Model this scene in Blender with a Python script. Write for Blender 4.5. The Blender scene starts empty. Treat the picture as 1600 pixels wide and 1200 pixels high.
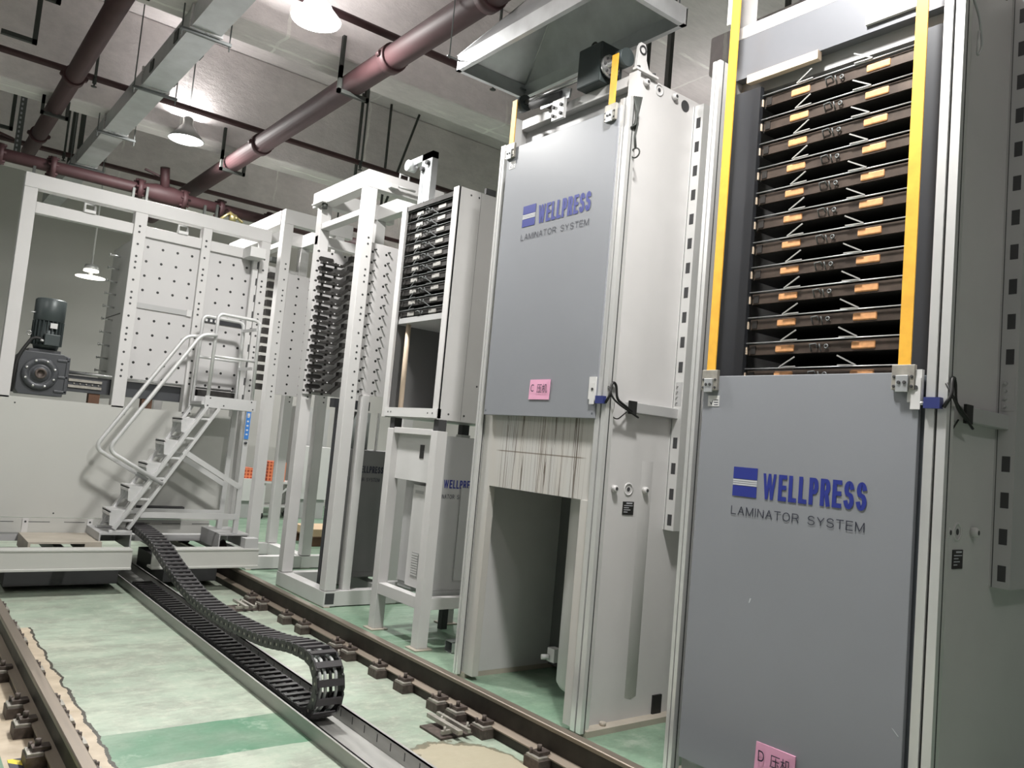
import bpy, bmesh, math, random
from mathutils import Vector, Matrix
random.seed(7)
C = bpy.context.scene.collection
SC = bpy.context.scene
PI = math.pi

# ------------------------------------------------------------------ camera
def camera():
    f, yaw, pitch, roll = 1259.8, math.radians(37.751), math.radians(4.607), math.radians(5.130)
    cy, sy, cp, sp = math.cos(yaw), math.sin(yaw), math.cos(pitch), math.sin(pitch)
    fwd = Vector((sy*cp, cy*cp, sp)); r0 = Vector((cy, -sy, 0)); u0 = r0.cross(fwd)
    c, s = math.cos(roll), math.sin(roll)
    r = c*r0 + s*u0; u = -s*r0 + c*u0
    cam = bpy.data.cameras.new('camera'); o = bpy.data.objects.new('camera', cam); C.objects.link(o)
    m = Matrix((r, u, -fwd)).transposed().to_4x4(); m.translation = Vector((0, 0, 1.6))
    o.matrix_world = m
    cam.sensor_width = 36; cam.lens = 36*f/1600; cam.clip_start = .05
    SC.camera = o
camera()
# ------------------------------------------------------------------ world, exposure
w = bpy.data.worlds.new('world'); SC.world = w; w.use_nodes = True
w.node_tree.nodes['Background'].inputs[0].default_value = (.93, .97, 1, 1)
w.node_tree.nodes['Background'].inputs[1].default_value = .10
SC.view_settings.view_transform = 'Standard'; SC.view_settings.look = 'None'
SC.view_settings.gamma = 1; SC.view_settings.use_curve_mapping = False
SC.view_settings.exposure = -0.12
LAMP_W = 180.0

# ------------------------------------------------------------------ materials
def nodes(name):
    m = bpy.data.materials.new(name); m.use_nodes = True
    nt = m.node_tree; b = nt.nodes['Principled BSDF']
    return m, nt, b
def N(nt, t, **k):
    n = nt.nodes.new(t)
    for a, v in k.items():
        if a.startswith('i_'): n.inputs[a[2:].replace('_', ' ')].default_value = v
        else: setattr(n, a, v)
    return n
def ramp(nt, fac, stops):
    r = nt.nodes.new('ShaderNodeValToRGB'); e = r.color_ramp.elements
    while len(e) < len(stops): e.new(.5)
    for el, (p, c) in zip(e, stops): el.position = p; el.color = (*c, 1)
    nt.links.new(fac, r.inputs[0]); return r.outputs[0]
def mixc(nt, fac, a, b, mode='MIX'):
    n = nt.nodes.new('ShaderNodeMix'); n.data_type = 'RGBA'; n.blend_type = mode
    for s, v in ((n.inputs[0], fac), (n.inputs[6], a), (n.inputs[7], b)):
        if hasattr(v, 'is_output'): nt.links.new(v, s)
        else: s.default_value = v if isinstance(v, float) else (*v, 1)
    return n.outputs[2]
def math_(nt, op, a, b=0.0, c=None):
    n = nt.nodes.new('ShaderNodeMath'); n.operation = op
    for i, v in enumerate((a, b, c)):
        if v is None: continue
        if hasattr(v, 'is_output'): nt.links.new(v, n.inputs[i])
        else: n.inputs[i].default_value = v
    return n.outputs[0]
def pos(nt):
    g = nt.nodes.new('ShaderNodeNewGeometry'); s = nt.nodes.new('ShaderNodeSeparateXYZ')
    nt.links.new(g.outputs['Position'], s.inputs[0]); return g.outputs['Position'], s.outputs
def noise(nt, scale, detail=4, vec=None, rough=.55):
    n = N(nt, 'ShaderNodeTexNoise'); n.inputs['Scale'].default_value = scale
    n.inputs['Detail'].default_value = detail; n.inputs['Roughness'].default_value = rough
    if vec is not None: nt.links.new(vec, n.inputs['Vector'])
    return n.outputs[0]
def bump(nt, b, h, strength=.2, dist=.01):
    n = N(nt, 'ShaderNodeBump'); n.inputs['Strength'].default_value = strength; n.inputs['Distance'].default_value = dist
    nt.links.new(h, n.inputs['Height']); nt.links.new(n.outputs[0], b.inputs['Normal'])
def scaled(nt, v, s):
    n = N(nt, 'ShaderNodeMapping'); n.inputs['Scale'].default_value = s; nt.links.new(v, n.inputs[0]); return n.outputs[0]
def mat(name, col, rough=.5, metal=0., var=.0, scale=3., emit=0, spec=.5, ecol=None):
    m, nt, b = nodes(name)
    b.inputs['Base Color'].default_value = (*col, 1); b.inputs['Roughness'].default_value = rough
    b.inputs['Metallic'].default_value = metal; b.inputs['Specular IOR Level'].default_value = spec
    if var:
        p, _ = pos(nt); f = noise(nt, scale, 5, p)
        lo = tuple(c*(1-var) for c in col); hi = tuple(min(1, c*(1+var)) for c in col)
        nt.links.new(ramp(nt, f, [(.3, lo), (.7, hi)]), b.inputs['Base Color'])
    if emit:
        b.inputs['Emission Color'].default_value = (*(ecol or col), 1); b.inputs['Emission Strength'].default_value = emit
    return m
def stretch_metal(name, col, rough, metal, sc):
    m, nt, b = nodes(name); p, _ = pos(nt)
    f = noise(nt, 1., 6, scaled(nt, p, sc)); b.inputs['Metallic'].default_value = metal
    nt.links.new(ramp(nt, f, [(.3, tuple(c*.8 for c in col)), (.7, col)]), b.inputs['Base Color'])
    nt.links.new(math_(nt, 'MULTIPLY_ADD', f, .25, rough-.12), b.inputs['Roughness'])
    return m
def perforated(name, col, pitch_x, pitch_z, ox, oz, r, axis=0):
    m, nt, b = nodes(name); p, s = pos(nt)
    a = math_(nt, 'SUBTRACT', math_(nt, 'PINGPONG', math_(nt, 'SUBTRACT', s[axis], ox), pitch_x/2), 0.)
    c = math_(nt, 'PINGPONG', math_(nt, 'SUBTRACT', s[2], oz), pitch_z/2)
    d = math_(nt, 'SQRT', math_(nt, 'ADD', math_(nt, 'MULTIPLY', a, a), math_(nt, 'MULTIPLY', c, c)))
    k = math_(nt, 'LESS_THAN', d, r)
    f = noise(nt, 2., 3, p)
    base = ramp(nt, f, [(.3, tuple(c*.96 for c in col)), (.7, col)])
    nt.links.new(mixc(nt, k, base, (.012, .012, .012)), b.inputs['Base Color'])
    b.inputs['Roughness'].default_value = .45
    return m

M = {}
M['white'] = mat('light_grey_paint', (.58, .57, .565), .42, 0, .03)
M['whiter'] = mat('white_paint', (.62, .615, .61), .4, 0, .03)
M['panel'] = mat('pale_olive_grey_panel', (.49, .49, .465), .38, 0, .02, 1.)
M['door'] = mat('blue_grey_door_paint', (.245, .255, .278), .42, 0, .03, 1.5)
M['door_edge_shade'] = mat('shaded_door_edge', (.085, .095, .11), .45)  # door colour darkened for the shade on its recessed edge
M['body'] = mat('grey_body_paint', (.42, .42, .42), .42, 0, .03)
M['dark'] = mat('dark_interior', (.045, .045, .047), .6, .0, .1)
M['darkbody'] = mat('dark_grey_paint_and_shade', (.17, .17, .17), .42)
M['motorlight'] = mat('green_grey_column', (.24, .26, .25), .4, .2)
M['headgrey'] = mat('press_head_grey', (.16, .165, .18), .4, .2, .05)
M['jamb'] = mat('dark_jamb', (.036, .038, .043), .4, .3, .1)
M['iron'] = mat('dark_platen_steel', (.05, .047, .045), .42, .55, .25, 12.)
M['iron_face'] = mat('brown_platen_edge', (.075, .056, .045), .45, .4, .35, 9.)
M['alum'] = mat('aluminium_profile', (.80, .80, .79), .32, .55, .04)
M['groove'] = mat('profile_groove', (.05, .05, .05), .7)
M['galv'] = stretch_metal('galvanised_sheet', (.62, .64, .65), .42, .75, (6, 6, 6))
M['steel'] = stretch_metal('bright_steel', (.70, .70, .70), .3, .9, (8, 8, 40))
M['ladder'] = mat('ladder_aluminium', (.66, .66, .66), .4, .45, .05)
M['rail_web'] = mat('rail_dark_steel', (.05, .042, .036), .6, .4, .3, 8.)
M['rail_head'] = stretch_metal('worn_rail_head', (.26, .22, .18), .45, .7, (60, 2, 20))
M['rail_foot'] = stretch_metal('rail_foot_steel', (.30, .25, .20), .5, .5, (60, 2, 20))
M['clamp'] = mat('rail_clamp_steel', (.10, .08, .07), .6, .4, .4, 30.)
M['plate'] = mat('zinc_plate', (.40, .38, .34), .5, .6, .2, 20.)
M['chain'] = mat('black_chain_plastic', (.018, .018, .019), .42)
M['chain_bar'] = mat('chain_crossbar_plastic', (.045, .042, .045), .38)
M['cable'] = mat('grey_cable', (.45, .47, .46), .5)
M['armgrey'] = mat('spring_arm_grey', (.42, .42, .40), .45, .3)
M['black'] = mat('black_rubber', (.012, .012, .012), .55)
M['tray'] = stretch_metal('trough_galvanised', (.48, .48, .46), .5, .55, (30, 3, 30))
M['pipe'] = mat('red_oxide_pipe', (.060, .025, .028), .6, 0, .12, 5.)
M['hanger'] = mat('dark_hanger_steel', (.06, .065, .06), .55, .3)
M['rod'] = mat('threaded_rod', (.16, .17, .17), .5, .5)
M['motor'] = mat('motor_grey', (.05, .062, .063), .4, .2, .06)
M['gear'] = mat('gearbox_grey', (.065, .068, .075), .45, .2, .08)
M['yellow'] = mat('yellow_lifting_belt', (.80, .42, .04), .55, 0, .12, 14.)
M['pad'] = mat('copper_pad', (.72, .36, .16), .5, .15, .2, 30.)
M['padgrey'] = mat('grey_pad', (.36, .35, .33), .5, .2, .2, 30.)
M['peach'] = mat('insulation_strip', (.62, .50, .38), .6, 0, .1, 8.)
M['blue'] = mat('logo_blue', (.018, .030, .23), .5)
M['ink'] = mat('dark_lettering', (.02, .022, .04), .5)
M['logo_white'] = mat('logo_pale_stripe', (.52, .53, .56), .5)
M['pink'] = mat('pink_paper', (.78, .38, .55), .7, 0, .03)
M['bluebox'] = mat('blue_sensor', (.03, .04, .16), .4)
M['bluelabel'] = mat('blue_label', (.05, .20, .55), .4)
M['orange'] = None
M['skin_dark'] = mat('black_plate', (.015, .014, .014), .35)
M['lamp_shell'] = mat('lamp_shell', (.40, .41, .40), .45, .5)
M['lamp'] = mat('lamp_disc', (1, 1, 1), .5, 0, 0, 1, 22.0, ecol=(1, .985, .95))
M['lamp_glow'] = mat('frosted_lamp_shade', (.9, .9, .9), .5, 0, 0, 1, 2.5, ecol=(1, .97, .93))
M['lampdim'] = mat('lamp_ring', (1, 1, 1), .5, 0, 0, 1, 3.0, ecol=(1, .94, .86))
M['card'] = mat('pale_cardboard', (.55, .40, .26), .8, 0, .08)
M['wood'] = mat('dark_timber', (.12, .06, .035), .7, 0, .2, 8.)
M['brass'] = mat('brass_fitting', (.6, .5, .25), .35, .8)
M['tan'] = mat('dusty_tan_plate', (.42, .38, .32), .55, 0, .1, 6.)
M['perf_car'] = perforated('perforated_white_panel', (.54, .53, .53), .148, .150, 1.965, .035, .0135)
M['perf_rack'] = perforated('perforated_panel_rack', (.56, .545, .545), .15, .105, 3.56, .02, .0125)

def streaked():
    m, nt, b = nodes('oil_streaked_fascia'); p, s = pos(nt)
    def lines(sy, sz, wd, dens):
        q = noise(nt, 1., 2, scaled(nt, p, (1, sy, sz)), .5)
        g = noise(nt, 1., 2, scaled(nt, p, (1, sy*.9+3, sz*2.5)), .5)
        return math_(nt, 'MULTIPLY', math_(nt, 'LESS_THAN', math_(nt, 'ABSOLUTE', math_(nt, 'SUBTRACT', q, .5)), wd), ramp(nt, g, [(dens, (0, 0, 0)), (dens+.12, (1, 1, 1))]))
    k = lines(26, .28, .016, .38); k2 = lines(60, .5, .02, .46)
    side = ramp(nt, math_(nt, 'ABSOLUTE', math_(nt, 'SUBTRACT', s[1], 4.03)), [(.40, (1, 1, 1)), (.46, (0, 0, 0))])
    up = ramp(nt, s[2], [(.0, (0, 0, 0)), (1., (1, 1, 1))])
    zz = math_(nt, 'GREATER_THAN', s[2], 1.335)
    f = math_(nt, 'MULTIPLY', math_(nt, 'MAXIMUM', math_(nt, 'MULTIPLY', k, .85), math_(nt, 'MULTIPLY', k2, .6)), math_(nt, 'MULTIPLY', side, zz))
    t = ramp(nt, noise(nt, 2.3, 3, scaled(nt, p, (1, 3, .4))), [(.35, (.52, .515, .50)), (.65, (.51, .485, .45))])
    ln = math_(nt, 'LESS_THAN', math_(nt, 'ABSOLUTE', math_(nt, 'SUBTRACT', s[2], 1.585)), .004)
    t = mixc(nt, math_(nt, 'MULTIPLY', math_(nt, 'MULTIPLY', ln, side), .75), t, (.12, .09, .06))
    nt.links.new(mixc(nt, f, t, (.10, .075, .055)), b.inputs['Base Color'])
    b.inputs['Roughness'].default_value = .45
    return m
M['streak'] = streaked()

def floor_mat():
    m, nt, b = nodes('worn_green_epoxy'); p, s = pos(nt)
    n1 = noise(nt, .9, 6, p, .65); n2 = noise(nt, 1., 6, scaled(nt, p, (1.6, 3.4, 1)), .74); n3 = noise(nt, 11., 6, p, .75)
    c = ramp(nt, n1, [(.30, (.27, .335, .265)), (.50, (.36, .435, .35)), (.68, (.47, .51, .42))])
    c = mixc(nt, math_(nt, 'MULTIPLY', ramp(nt, n2, [(.45, (0, 0, 0)), (.60, (1, 1, 1))]), .7), c, (.25, .26, .22))
    c = mixc(nt, math_(nt, 'MULTIPLY', ramp(nt, n3, [(.50, (0, 0, 0)), (.68, (1, 1, 1))]), .45), c, (.56, .58, .48))
    n4 = noise(nt, 1., 5, scaled(nt, p, (9, 40, 1)), .7)
    c = mixc(nt, math_(nt, 'MULTIPLY', ramp(nt, n4, [(.60, (0, 0, 0)), (.70, (1, 1, 1))]), .4), c, (.16, .19, .15))
    wob = math_(nt, 'MULTIPLY', math_(nt, 'SUBTRACT', noise(nt, 5., 4, p), .5), .09)
    # fresh green coat laid in bands across the floor
    def band(y0, y1):
        yy = math_(nt, 'ADD', s[1], math_(nt, 'MULTIPLY', wob, .35))
        return math_(nt, 'MULTIPLY', math_(nt, 'GREATER_THAN', yy, y0), math_(nt, 'LESS_THAN', yy, y1))
    g = ramp(nt, noise(nt, 3.2, 5, p, .7), [(.40, (.045, .17, .09)), (.58, (.085, .22, .13)), (.72, (.33, .41, .33))])
    left = math_(nt, 'LESS_THAN', s[0], 2.0)
    mask = math_(nt, 'MULTIPLY', band(3.97, 4.43), left)
    fade = ramp(nt, noise(nt, 1.6, 4, p), [(.35, (.35, .35, .35)), (.6, (1, 1, 1))])
    c = mixc(nt, math_(nt, 'MULTIPLY', mask, fade), c, g)
    inner = math_(nt, 'GREATER_THAN', s[0], 3.22)
    c = mixc(nt, math_(nt, 'MULTIPLY', inner, .55), c, g)
    # raw mortar strips beside the rails, with a dark ragged edge
    xe = math_(nt, 'ADD', s[0], wob)
    strip = math_(nt, 'MULTIPLY', math_(nt, 'GREATER_THAN', s[0], .62), math_(nt, 'LESS_THAN', xe, 1.03))
    near = math_(nt, 'LESS_THAN', s[1], 6.8)
    strip = math_(nt, 'MULTIPLY', strip, near)
    mort = ramp(nt, noise(nt, 9., 5, p), [(.3, (.40, .33, .24)), (.7, (.56, .48, .37))])
    c = mixc(nt, strip, c, mort)
    crack = math_(nt, 'MULTIPLY', math_(nt, 'LESS_THAN', math_(nt, 'ABSOLUTE', math_(nt, 'SUBTRACT', xe, 1.035)), .008), near)
    c = mixc(nt, crack, c, (.05, .045, .035))
    # dusty brown stain by the trough, outlined by a dried edge
    dx = math_(nt, 'SUBTRACT', s[0], 2.52); dy = math_(nt, 'MULTIPLY', math_(nt, 'SUBTRACT', s[1], 3.25), .75)
    d = math_(nt, 'ADD', math_(nt, 'SQRT', math_(nt, 'ADD', math_(nt, 'MULTIPLY', dx, dx), math_(nt, 'MULTIPLY', dy, dy))), math_(nt, 'MULTIPLY', wob, 2.6))
    c = mixc(nt, math_(nt, 'MULTIPLY', math_(nt, 'LESS_THAN', d, .31), .8), c, (.42, .36, .26))
    c = mixc(nt, math_(nt, 'MULTIPLY', math_(nt, 'LESS_THAN', math_(nt, 'ABSOLUTE', math_(nt, 'SUBTRACT', d, .31)), .012), .8), c, (.13, .12, .08))
    nt.links.new(c, b.inputs['Base Color'])
    nt.links.new(ramp(nt, n2, [(.3, (.34, .34, .34)), (.7, (.6, .6, .6))]), b.inputs['Roughness'])
    bump(nt, b, n3, .08, .004)
    return m
M['floor'] = floor_mat()

def foil_mat():
    m, nt, b = nodes('crinkled_foil_insulation'); p, s = pos(nt)
    n1 = noise(nt, 1.3, 5, p, .6); n2 = noise(nt, 1., 6, scaled(nt, p, (5, 22, 10)), .75)
    c = ramp(nt, math_(nt, 'ADD', math_(nt, 'MULTIPLY', n1, .6), math_(nt, 'MULTIPLY', n2, .4)), [(.3, (.60, .56, .565)), (.7, (.92, .86, .86))])
    def seam(v, pitch, wd):
        return math_(nt, 'LESS_THAN', math_(nt, 'PINGPONG', v, pitch/2), wd)
    wv = math_(nt, 'MULTIPLY', math_(nt, 'SUBTRACT', noise(nt, 3., 4, p), .5), .12)
    sm = math_(nt, 'MAXIMUM', seam(math_(nt, 'ADD', math_(nt, 'ADD', s[1], .35), wv), 1.05, .02), seam(math_(nt, 'ADD', s[0], wv), 2.4, .014))
    br = math_(nt, 'MULTIPLY', sm, ramp(nt, noise(nt, 2.5, 4, p), [(.42, (0, 0, 0)), (.6, (1, 1, 1))]))
    c = mixc(nt, math_(nt, 'MULTIPLY', br, .9), c, (1.0, .98, .95))
    nt.links.new(c, b.inputs['Base Color'])
    b.inputs['Metallic'].default_value = .08; b.inputs['Roughness'].default_value = .42
    bump(nt, b, math_(nt, 'ADD', math_(nt, 'MULTIPLY', n2, .5), math_(nt, 'MULTIPLY', sm, .6)), .9, .04)
    return m
M['foil'] = foil_mat()
M['wall'] = mat('white_wall_paint', (.50, .49, .47), .8, 0, .04, .6)

def mesh_mat():
    m, nt, b = nodes('orange_mesh_plastic'); p, s = pos(nt)
    g = math_(nt, 'MAXIMUM', math_(nt, 'LESS_THAN', math_(nt, 'PINGPONG', s[0], .03), .010), math_(nt, 'LESS_THAN', math_(nt, 'PINGPONG', s[2], .03), .010))
    nt.links.new(mixc(nt, g, (.42, .07, .03), (.78, .24, .11)), b.inputs['Base Color']); return m
M['orange'] = mesh_mat()
def hazard_mat():
    m, nt, b = nodes('yellow_black_tape'); p, s = pos(nt)
    k = math_(nt, 'LESS_THAN', math_(nt, 'MODULO', math_(nt, 'ADD', math_(nt, 'ADD', s[0], s[1]), 10.05), .12), .06)
    nt.links.new(mixc(nt, k, (.75, .62, .05), (.03, .03, .05)), b.inputs['Base Color']); return m
M['hazard'] = hazard_mat()

# ------------------------------------------------------------------ mesh helper
OFF = {}
def pieces(bm):
    bm.verts.index_update(); n = len(bm.verts); isl = [-1]*n; bm.verts.ensure_lookup_table(); k = 0
    for v0 in bm.verts:
        if isl[v0.index] >= 0: continue
        st = [v0]; isl[v0.index] = k
        while st:
            v = st.pop()
            for e in v.link_edges:
                q = e.other_vert(v)
                if isl[q.index] < 0: isl[q.index] = k; st.append(q)
        k += 1
    lo = [[1e9]*3 for _ in range(k)]; hi = [[-1e9]*3 for _ in range(k)]
    for v in bm.verts:
        i = isl[v.index]
        for a in range(3): lo[i][a] = min(lo[i][a], v.co[a]); hi[i][a] = max(hi[i][a], v.co[a])
    size = [max(h-l for h, l in zip(hi[i], lo[i])) for i in range(k)]
    par = list(range(k))
    def find(a):
        while par[a] != a: par[a] = par[par[a]]; a = par[a]
        return a
    for i in range(k):
        for j in range(i):
            g = math.sqrt(sum(max(0, lo[i][a]-hi[j][a], lo[j][a]-hi[i][a])**2 for a in range(3)))
            if g <= max(.02, .499*max(size[i], size[j])): par[find(i)] = find(j)
    roots = sorted({find(i) for i in range(k)}, key=lambda r: -sum(1 for i in range(k) if find(i) == r))
    if len(roots) == 1: return [bm]
    out = []
    for r in roots:
        c = bm.copy(); c.verts.ensure_lookup_table()
        bmesh.ops.delete(c, geom=[v for v in c.verts if find(isl[v.index]) != r], context='VERTS'); out.append(c)
    bm.free(); return out
class MB:
    def __init__(s): s.b = bmesh.new(); s.m = 0; s.smooth = False
    def _add(s, vs, fs):
        v = [s.b.verts.new(x) for x in vs]
        for f in fs:
            try:
                q = s.b.faces.new([v[i] for i in f]); q.material_index = s.m; q.smooth = s.smooth
            except ValueError: pass
        return s
    def hexa(s, c):
        return s._add(c, [(0, 3, 2, 1), (4, 5, 6, 7), (0, 1, 5, 4), (1, 2, 6, 5), (2, 3, 7, 6), (3, 0, 4, 7)])
    def box(s, x0, x1, y0, y1, z0, z1):
        return s.hexa([(x0, y0, z0), (x1, y0, z0), (x1, y1, z0), (x0, y1, z0), (x0, y0, z1), (x1, y0, z1), (x1, y1, z1), (x0, y1, z1)])
    def bar(s, p, q, wd, ht, up=(0, 0, 1)):
        p, q = Vector(p), Vector(q); d = (q-p).normalized(); a = d.cross(Vector(up))
        if a.length < 1e-4: a = d.cross(Vector((0, 1, 0)))
        a.normalize(); b = a.cross(d).normalized(); a = a*wd/2; b = b*ht/2
        return s.hexa([p-a-b, q-a-b, q+a-b, p+a-b, p-a+b, q-a+b, q+a+b, p+a+b])
    def sweep(s, pts, r, n=8, closed=False, caps=True):
        pts = [Vector(p) for p in pts]; L = len(pts); rings = []; prev = None
        for i, p in enumerate(pts):
            if closed: d = (pts[(i+1) % L]-pts[i-1]).normalized()
            elif i == 0: d = (pts[1]-p).normalized()
            elif i == L-1: d = (p-pts[-2]).normalized()
            else: d = ((pts[i+1]-p).normalized()+(p-pts[i-1]).normalized()).normalized()
            if prev is None:
                a = d.cross(Vector((0, 0, 1)))
                if a.length < .05: a = d.cross(Vector((0, 1, 0)))
            else: a = prev-d*prev.dot(d)
            a.normalize(); prev = a; b = d.cross(a)
            rr = r[i] if isinstance(r, (list, tuple)) else r
            rings.append([s.b.verts.new(p+a*math.cos(t*2*PI/n)*rr+b*math.sin(t*2*PI/n)*rr) for t in range(n)])
        for i in range(L if closed else L-1):
            A, B = rings[i], rings[(i+1) % L]
            for t in range(n):
                f = s.b.faces.new((A[t], A[(t+1) % n], B[(t+1) % n], B[t])); f.material_index = s.m; f.smooth = True
        if caps and not closed:
            for R, rev in ((rings[0], True), (rings[-1], False)):
                f = s.b.faces.new(R[::-1] if rev else R); f.material_index = s.m
        return s
    def cyl(s, p, q, r, n=16, r2=None): return s.sweep([p, q], [r, r if r2 is None else r2], n)
    def lathe(s, c, axis, prof, n=20):
        c = Vector(c); ax = Vector(axis).normalized(); a = ax.cross(Vector((.3, .2, 1)))
        if a.length < .1: a = ax.cross(Vector((1, 0, 0)))
        a.normalize(); b = ax.cross(a); rings = []
        for r, h in prof:
            rings.append([s.b.verts.new(c+ax*h+(a*math.cos(t*2*PI/n)+b*math.sin(t*2*PI/n))*max(r, 1e-4)) for t in range(n)])
        for A, B in zip(rings, rings[1:]):
            for t in range(n):
                f = s.b.faces.new((A[t], A[(t+1) % n], B[(t+1) % n], B[t])); f.material_index = s.m; f.smooth = True
        return s
    def prism(s, poly, d):
        d = Vector(d); P = [Vector(p) for p in poly]; n = len(P)
        return s._add(P+[p+d for p in P], [tuple(range(n))[::-1], tuple(range(n, 2*n))]+[(i, (i+1) % n, n+(i+1) % n, n+i) for i in range(n)])
    def torus(s, c, axis, R, r, n=20, k=8):
        c = Vector(c); ax = Vector(axis).normalized(); a = ax.cross(Vector((.3, .2, 1))).normalized(); b = ax.cross(a)
        return s.sweep([c+a*R*math.cos(t*2*PI/n)+b*R*math.sin(t*2*PI/n) for t in range(n)], r, k, True)
    def build(s, name, ms, parent=None, bevel=0):
        bmesh.ops.recalc_face_normals(s.b, faces=s.b.faces)
        o0 = OFF.get(parent.name) if parent else None
        if o0 is not None: bmesh.ops.translate(s.b, verts=s.b.verts, vec=-o0)
        out = None
        for k, bm in enumerate(pieces(s.b) if parent else [s.b]):      # far-apart pieces become parts of their own
            me = bpy.data.meshes.new(name); bm.to_mesh(me); bm.free()
            for m in (ms if isinstance(ms, (list, tuple)) else [ms]): me.materials.append(M[m])
            o = bpy.data.objects.new(name, me); C.objects.link(o)
            if parent: o.parent = parent; OFF[o.name] = o0
            if bevel:
                bv = o.modifiers.new('bevel', 'BEVEL'); bv.width = bevel; bv.segments = 2; bv.limit_method = 'ANGLE'; bv.angle_limit = math.radians(40)
            if out is None: out = o
        return out
def thing(name, label, cat, loc, group=None):
    o = bpy.data.objects.new(name, None); C.objects.link(o); o.location = loc; o.empty_display_size = .1
    o['label'] = label; o['category'] = cat
    if group: o['group'] = group
    OFF[o.name] = Vector(loc); return o
def tag(o, label, cat, group=None):
    o['label'] = label; o['category'] = cat
    if group: o['group'] = group
    return o
def struct(o): o['kind'] = 'structure'; return o
def copy_tree(o, parent=None, dloc=None):
    c = o.copy(); C.objects.link(c); c.parent = parent
    if dloc is not None: c.location = o.location + Vector(dloc)
    if o.name in OFF: OFF[c.name] = OFF[o.name]
    for ch in [x for x in o.children]: copy_tree(ch, c)
    return c
def lumps(pts, n=6):      # rounded corners for a polyline: list of (point, radius)
    out = []
    for i, (p, r) in enumerate(pts):
        p = Vector(p)
        if r == 0 or i in (0, len(pts)-1): out.append(p); continue
        a = (Vector(pts[i-1][0])-p).normalized(); b = (Vector(pts[i+1][0])-p).normalized()
        for k in range(n+1):
            t = k/n; out.append((1-t)**2*(p+a*r)+2*t*(1-t)*p+t*t*(p+b*r))
    return out
def catmull(P, step):
    P = [Vector(p) for p in P]; out = []
    for i in range(len(P)-1):
        p0, p1, p2, p3 = P[max(i-1, 0)], P[i], P[i+1], P[min(i+2, len(P)-1)]
        for k in range(40):
            t = k/40; out.append(.5*((2*p1)+(-p0+p2)*t+(2*p0-5*p1+4*p2-p3)*t*t+(-p0+3*p1-3*p2+p3)*t**3))
    out.append(P[-1]); res = [out[0]]; acc = 0
    for a, b in zip(out, out[1:]):
        d = (b-a).length
        while acc+d >= step:
            t = (step-acc)/d; a = a.lerp(b, t); res.append(a); d = (b-a).length; acc = 0
        acc += d
    return res

# text as real, thin lettering lying on a surface
_txt = {}
def text_poly(body, bold=0.):
    k = (body, bold)
    if k in _txt: return _txt[k]
    cu = bpy.data.curves.new('t', 'FONT'); cu.body = body; cu.size = 1; cu.offset = bold; cu.resolution_u = 4
    o = bpy.data.objects.new('t', cu); C.objects.link(o)
    dg = bpy.context.evaluated_depsgraph_get(); dg.update()
    me = bpy.data.meshes.new_from_object(o.evaluated_get(dg))
    vs = [v.co.copy() for v in me.vertices]; fs = [tuple(p.vertices) for p in me.polygons]
    bpy.data.objects.remove(o); bpy.data.curves.remove(cu); bpy.data.meshes.remove(me)
    x0 = min(v.x for v in vs); x1 = max(v.x for v in vs); y0 = min(v.y for v in vs); y1 = max(v.y for v in vs)
    _txt[k] = ([((v.x-x0)/(x1-x0), (v.y-y0)/(y1-y0)) for v in vs], fs); return _txt[k]
def put_text(mb, body, org, u, v, bold=0., clip=None):
    vs, fs = text_poly(body, bold); org, u, v = Vector(org), Vector(u), Vector(v)
    if clip: fs = [f for f in fs if all(clip[0] <= vs[i][0] <= clip[1] for i in f)]
    n = u.cross(v).normalized()*.0012
    st = len(mb.b.verts)
    mb._add([org+u*a+v*b+n for a, b in vs], fs); return mb

def arc(cx, cy, rx, ry, a0, a1, n=10): return [(cx+rx*math.cos(math.radians(a0+(a1-a0)*k/n)), cy+ry*math.sin(math.radians(a0+(a1-a0)*k/n))) for k in range(n+1)]
GL = {'W': (2.0, [(0, 1, .26, 0), (.5, 1, .26, 0), (.5, 1, .74, 0), (1, 1, .74, 0)]), 'E': (.85, [[(1, 1), (0, 1), (0, 0), (1, 0)], [(0, .52), (.92, .52)]]), 'L': (.78, [[(0, 1), (0, 0), (1, 0)]]),
      'P': (.9, [[(0, 0), (0, 1)], [(.0, 1), (.55, 1)]+arc(.6, .735, .4, .265, 80, -80)+[(.55, .47), (0, .47)]]), 'R': (.98, [[(0, 0), (0, 1)], [(.0, 1), (.55, 1)]+arc(.6, .745, .37, .255, 80, -80)+[(.5, .49), (0, .49)], [(.52, .49), (.72, .4), (1, 0)]]),
      'S': (.95, [arc(.5, .75, .46, .25, 20, 230, 12)+arc(.5, .26, .5, .26, 60, -160, 12)]), 'A': (1.05, [(0, 0, .5, 1), (1, 0, .5, 1), [(.2, .34), (.8, .34)]]), 'M': (1.15, [[(0, 0), (0, 1)], [(1, 0), (1, 1)], (0, 1, .5, .05), (1, 1, .5, .05)]),
      'I': (.0, [[(0, 0), (0, 1)]]), 'N': (.95, [[(0, 0), (0, 1)], [(1, 0), (1, 1)], (0, 1, 1, 0)]), 'T': (.95, [[(0, 1), (1, 1)], [(.5, 1), (.5, 0)]]), 'O': (1.1, [arc(.5, .5, .5, .5, 90, 450, 20)]), 'Y': (1.0, [[(0, 1), (.5, .45), (1, 1)], [(.5, .45), (.5, 0)]])}
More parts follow.
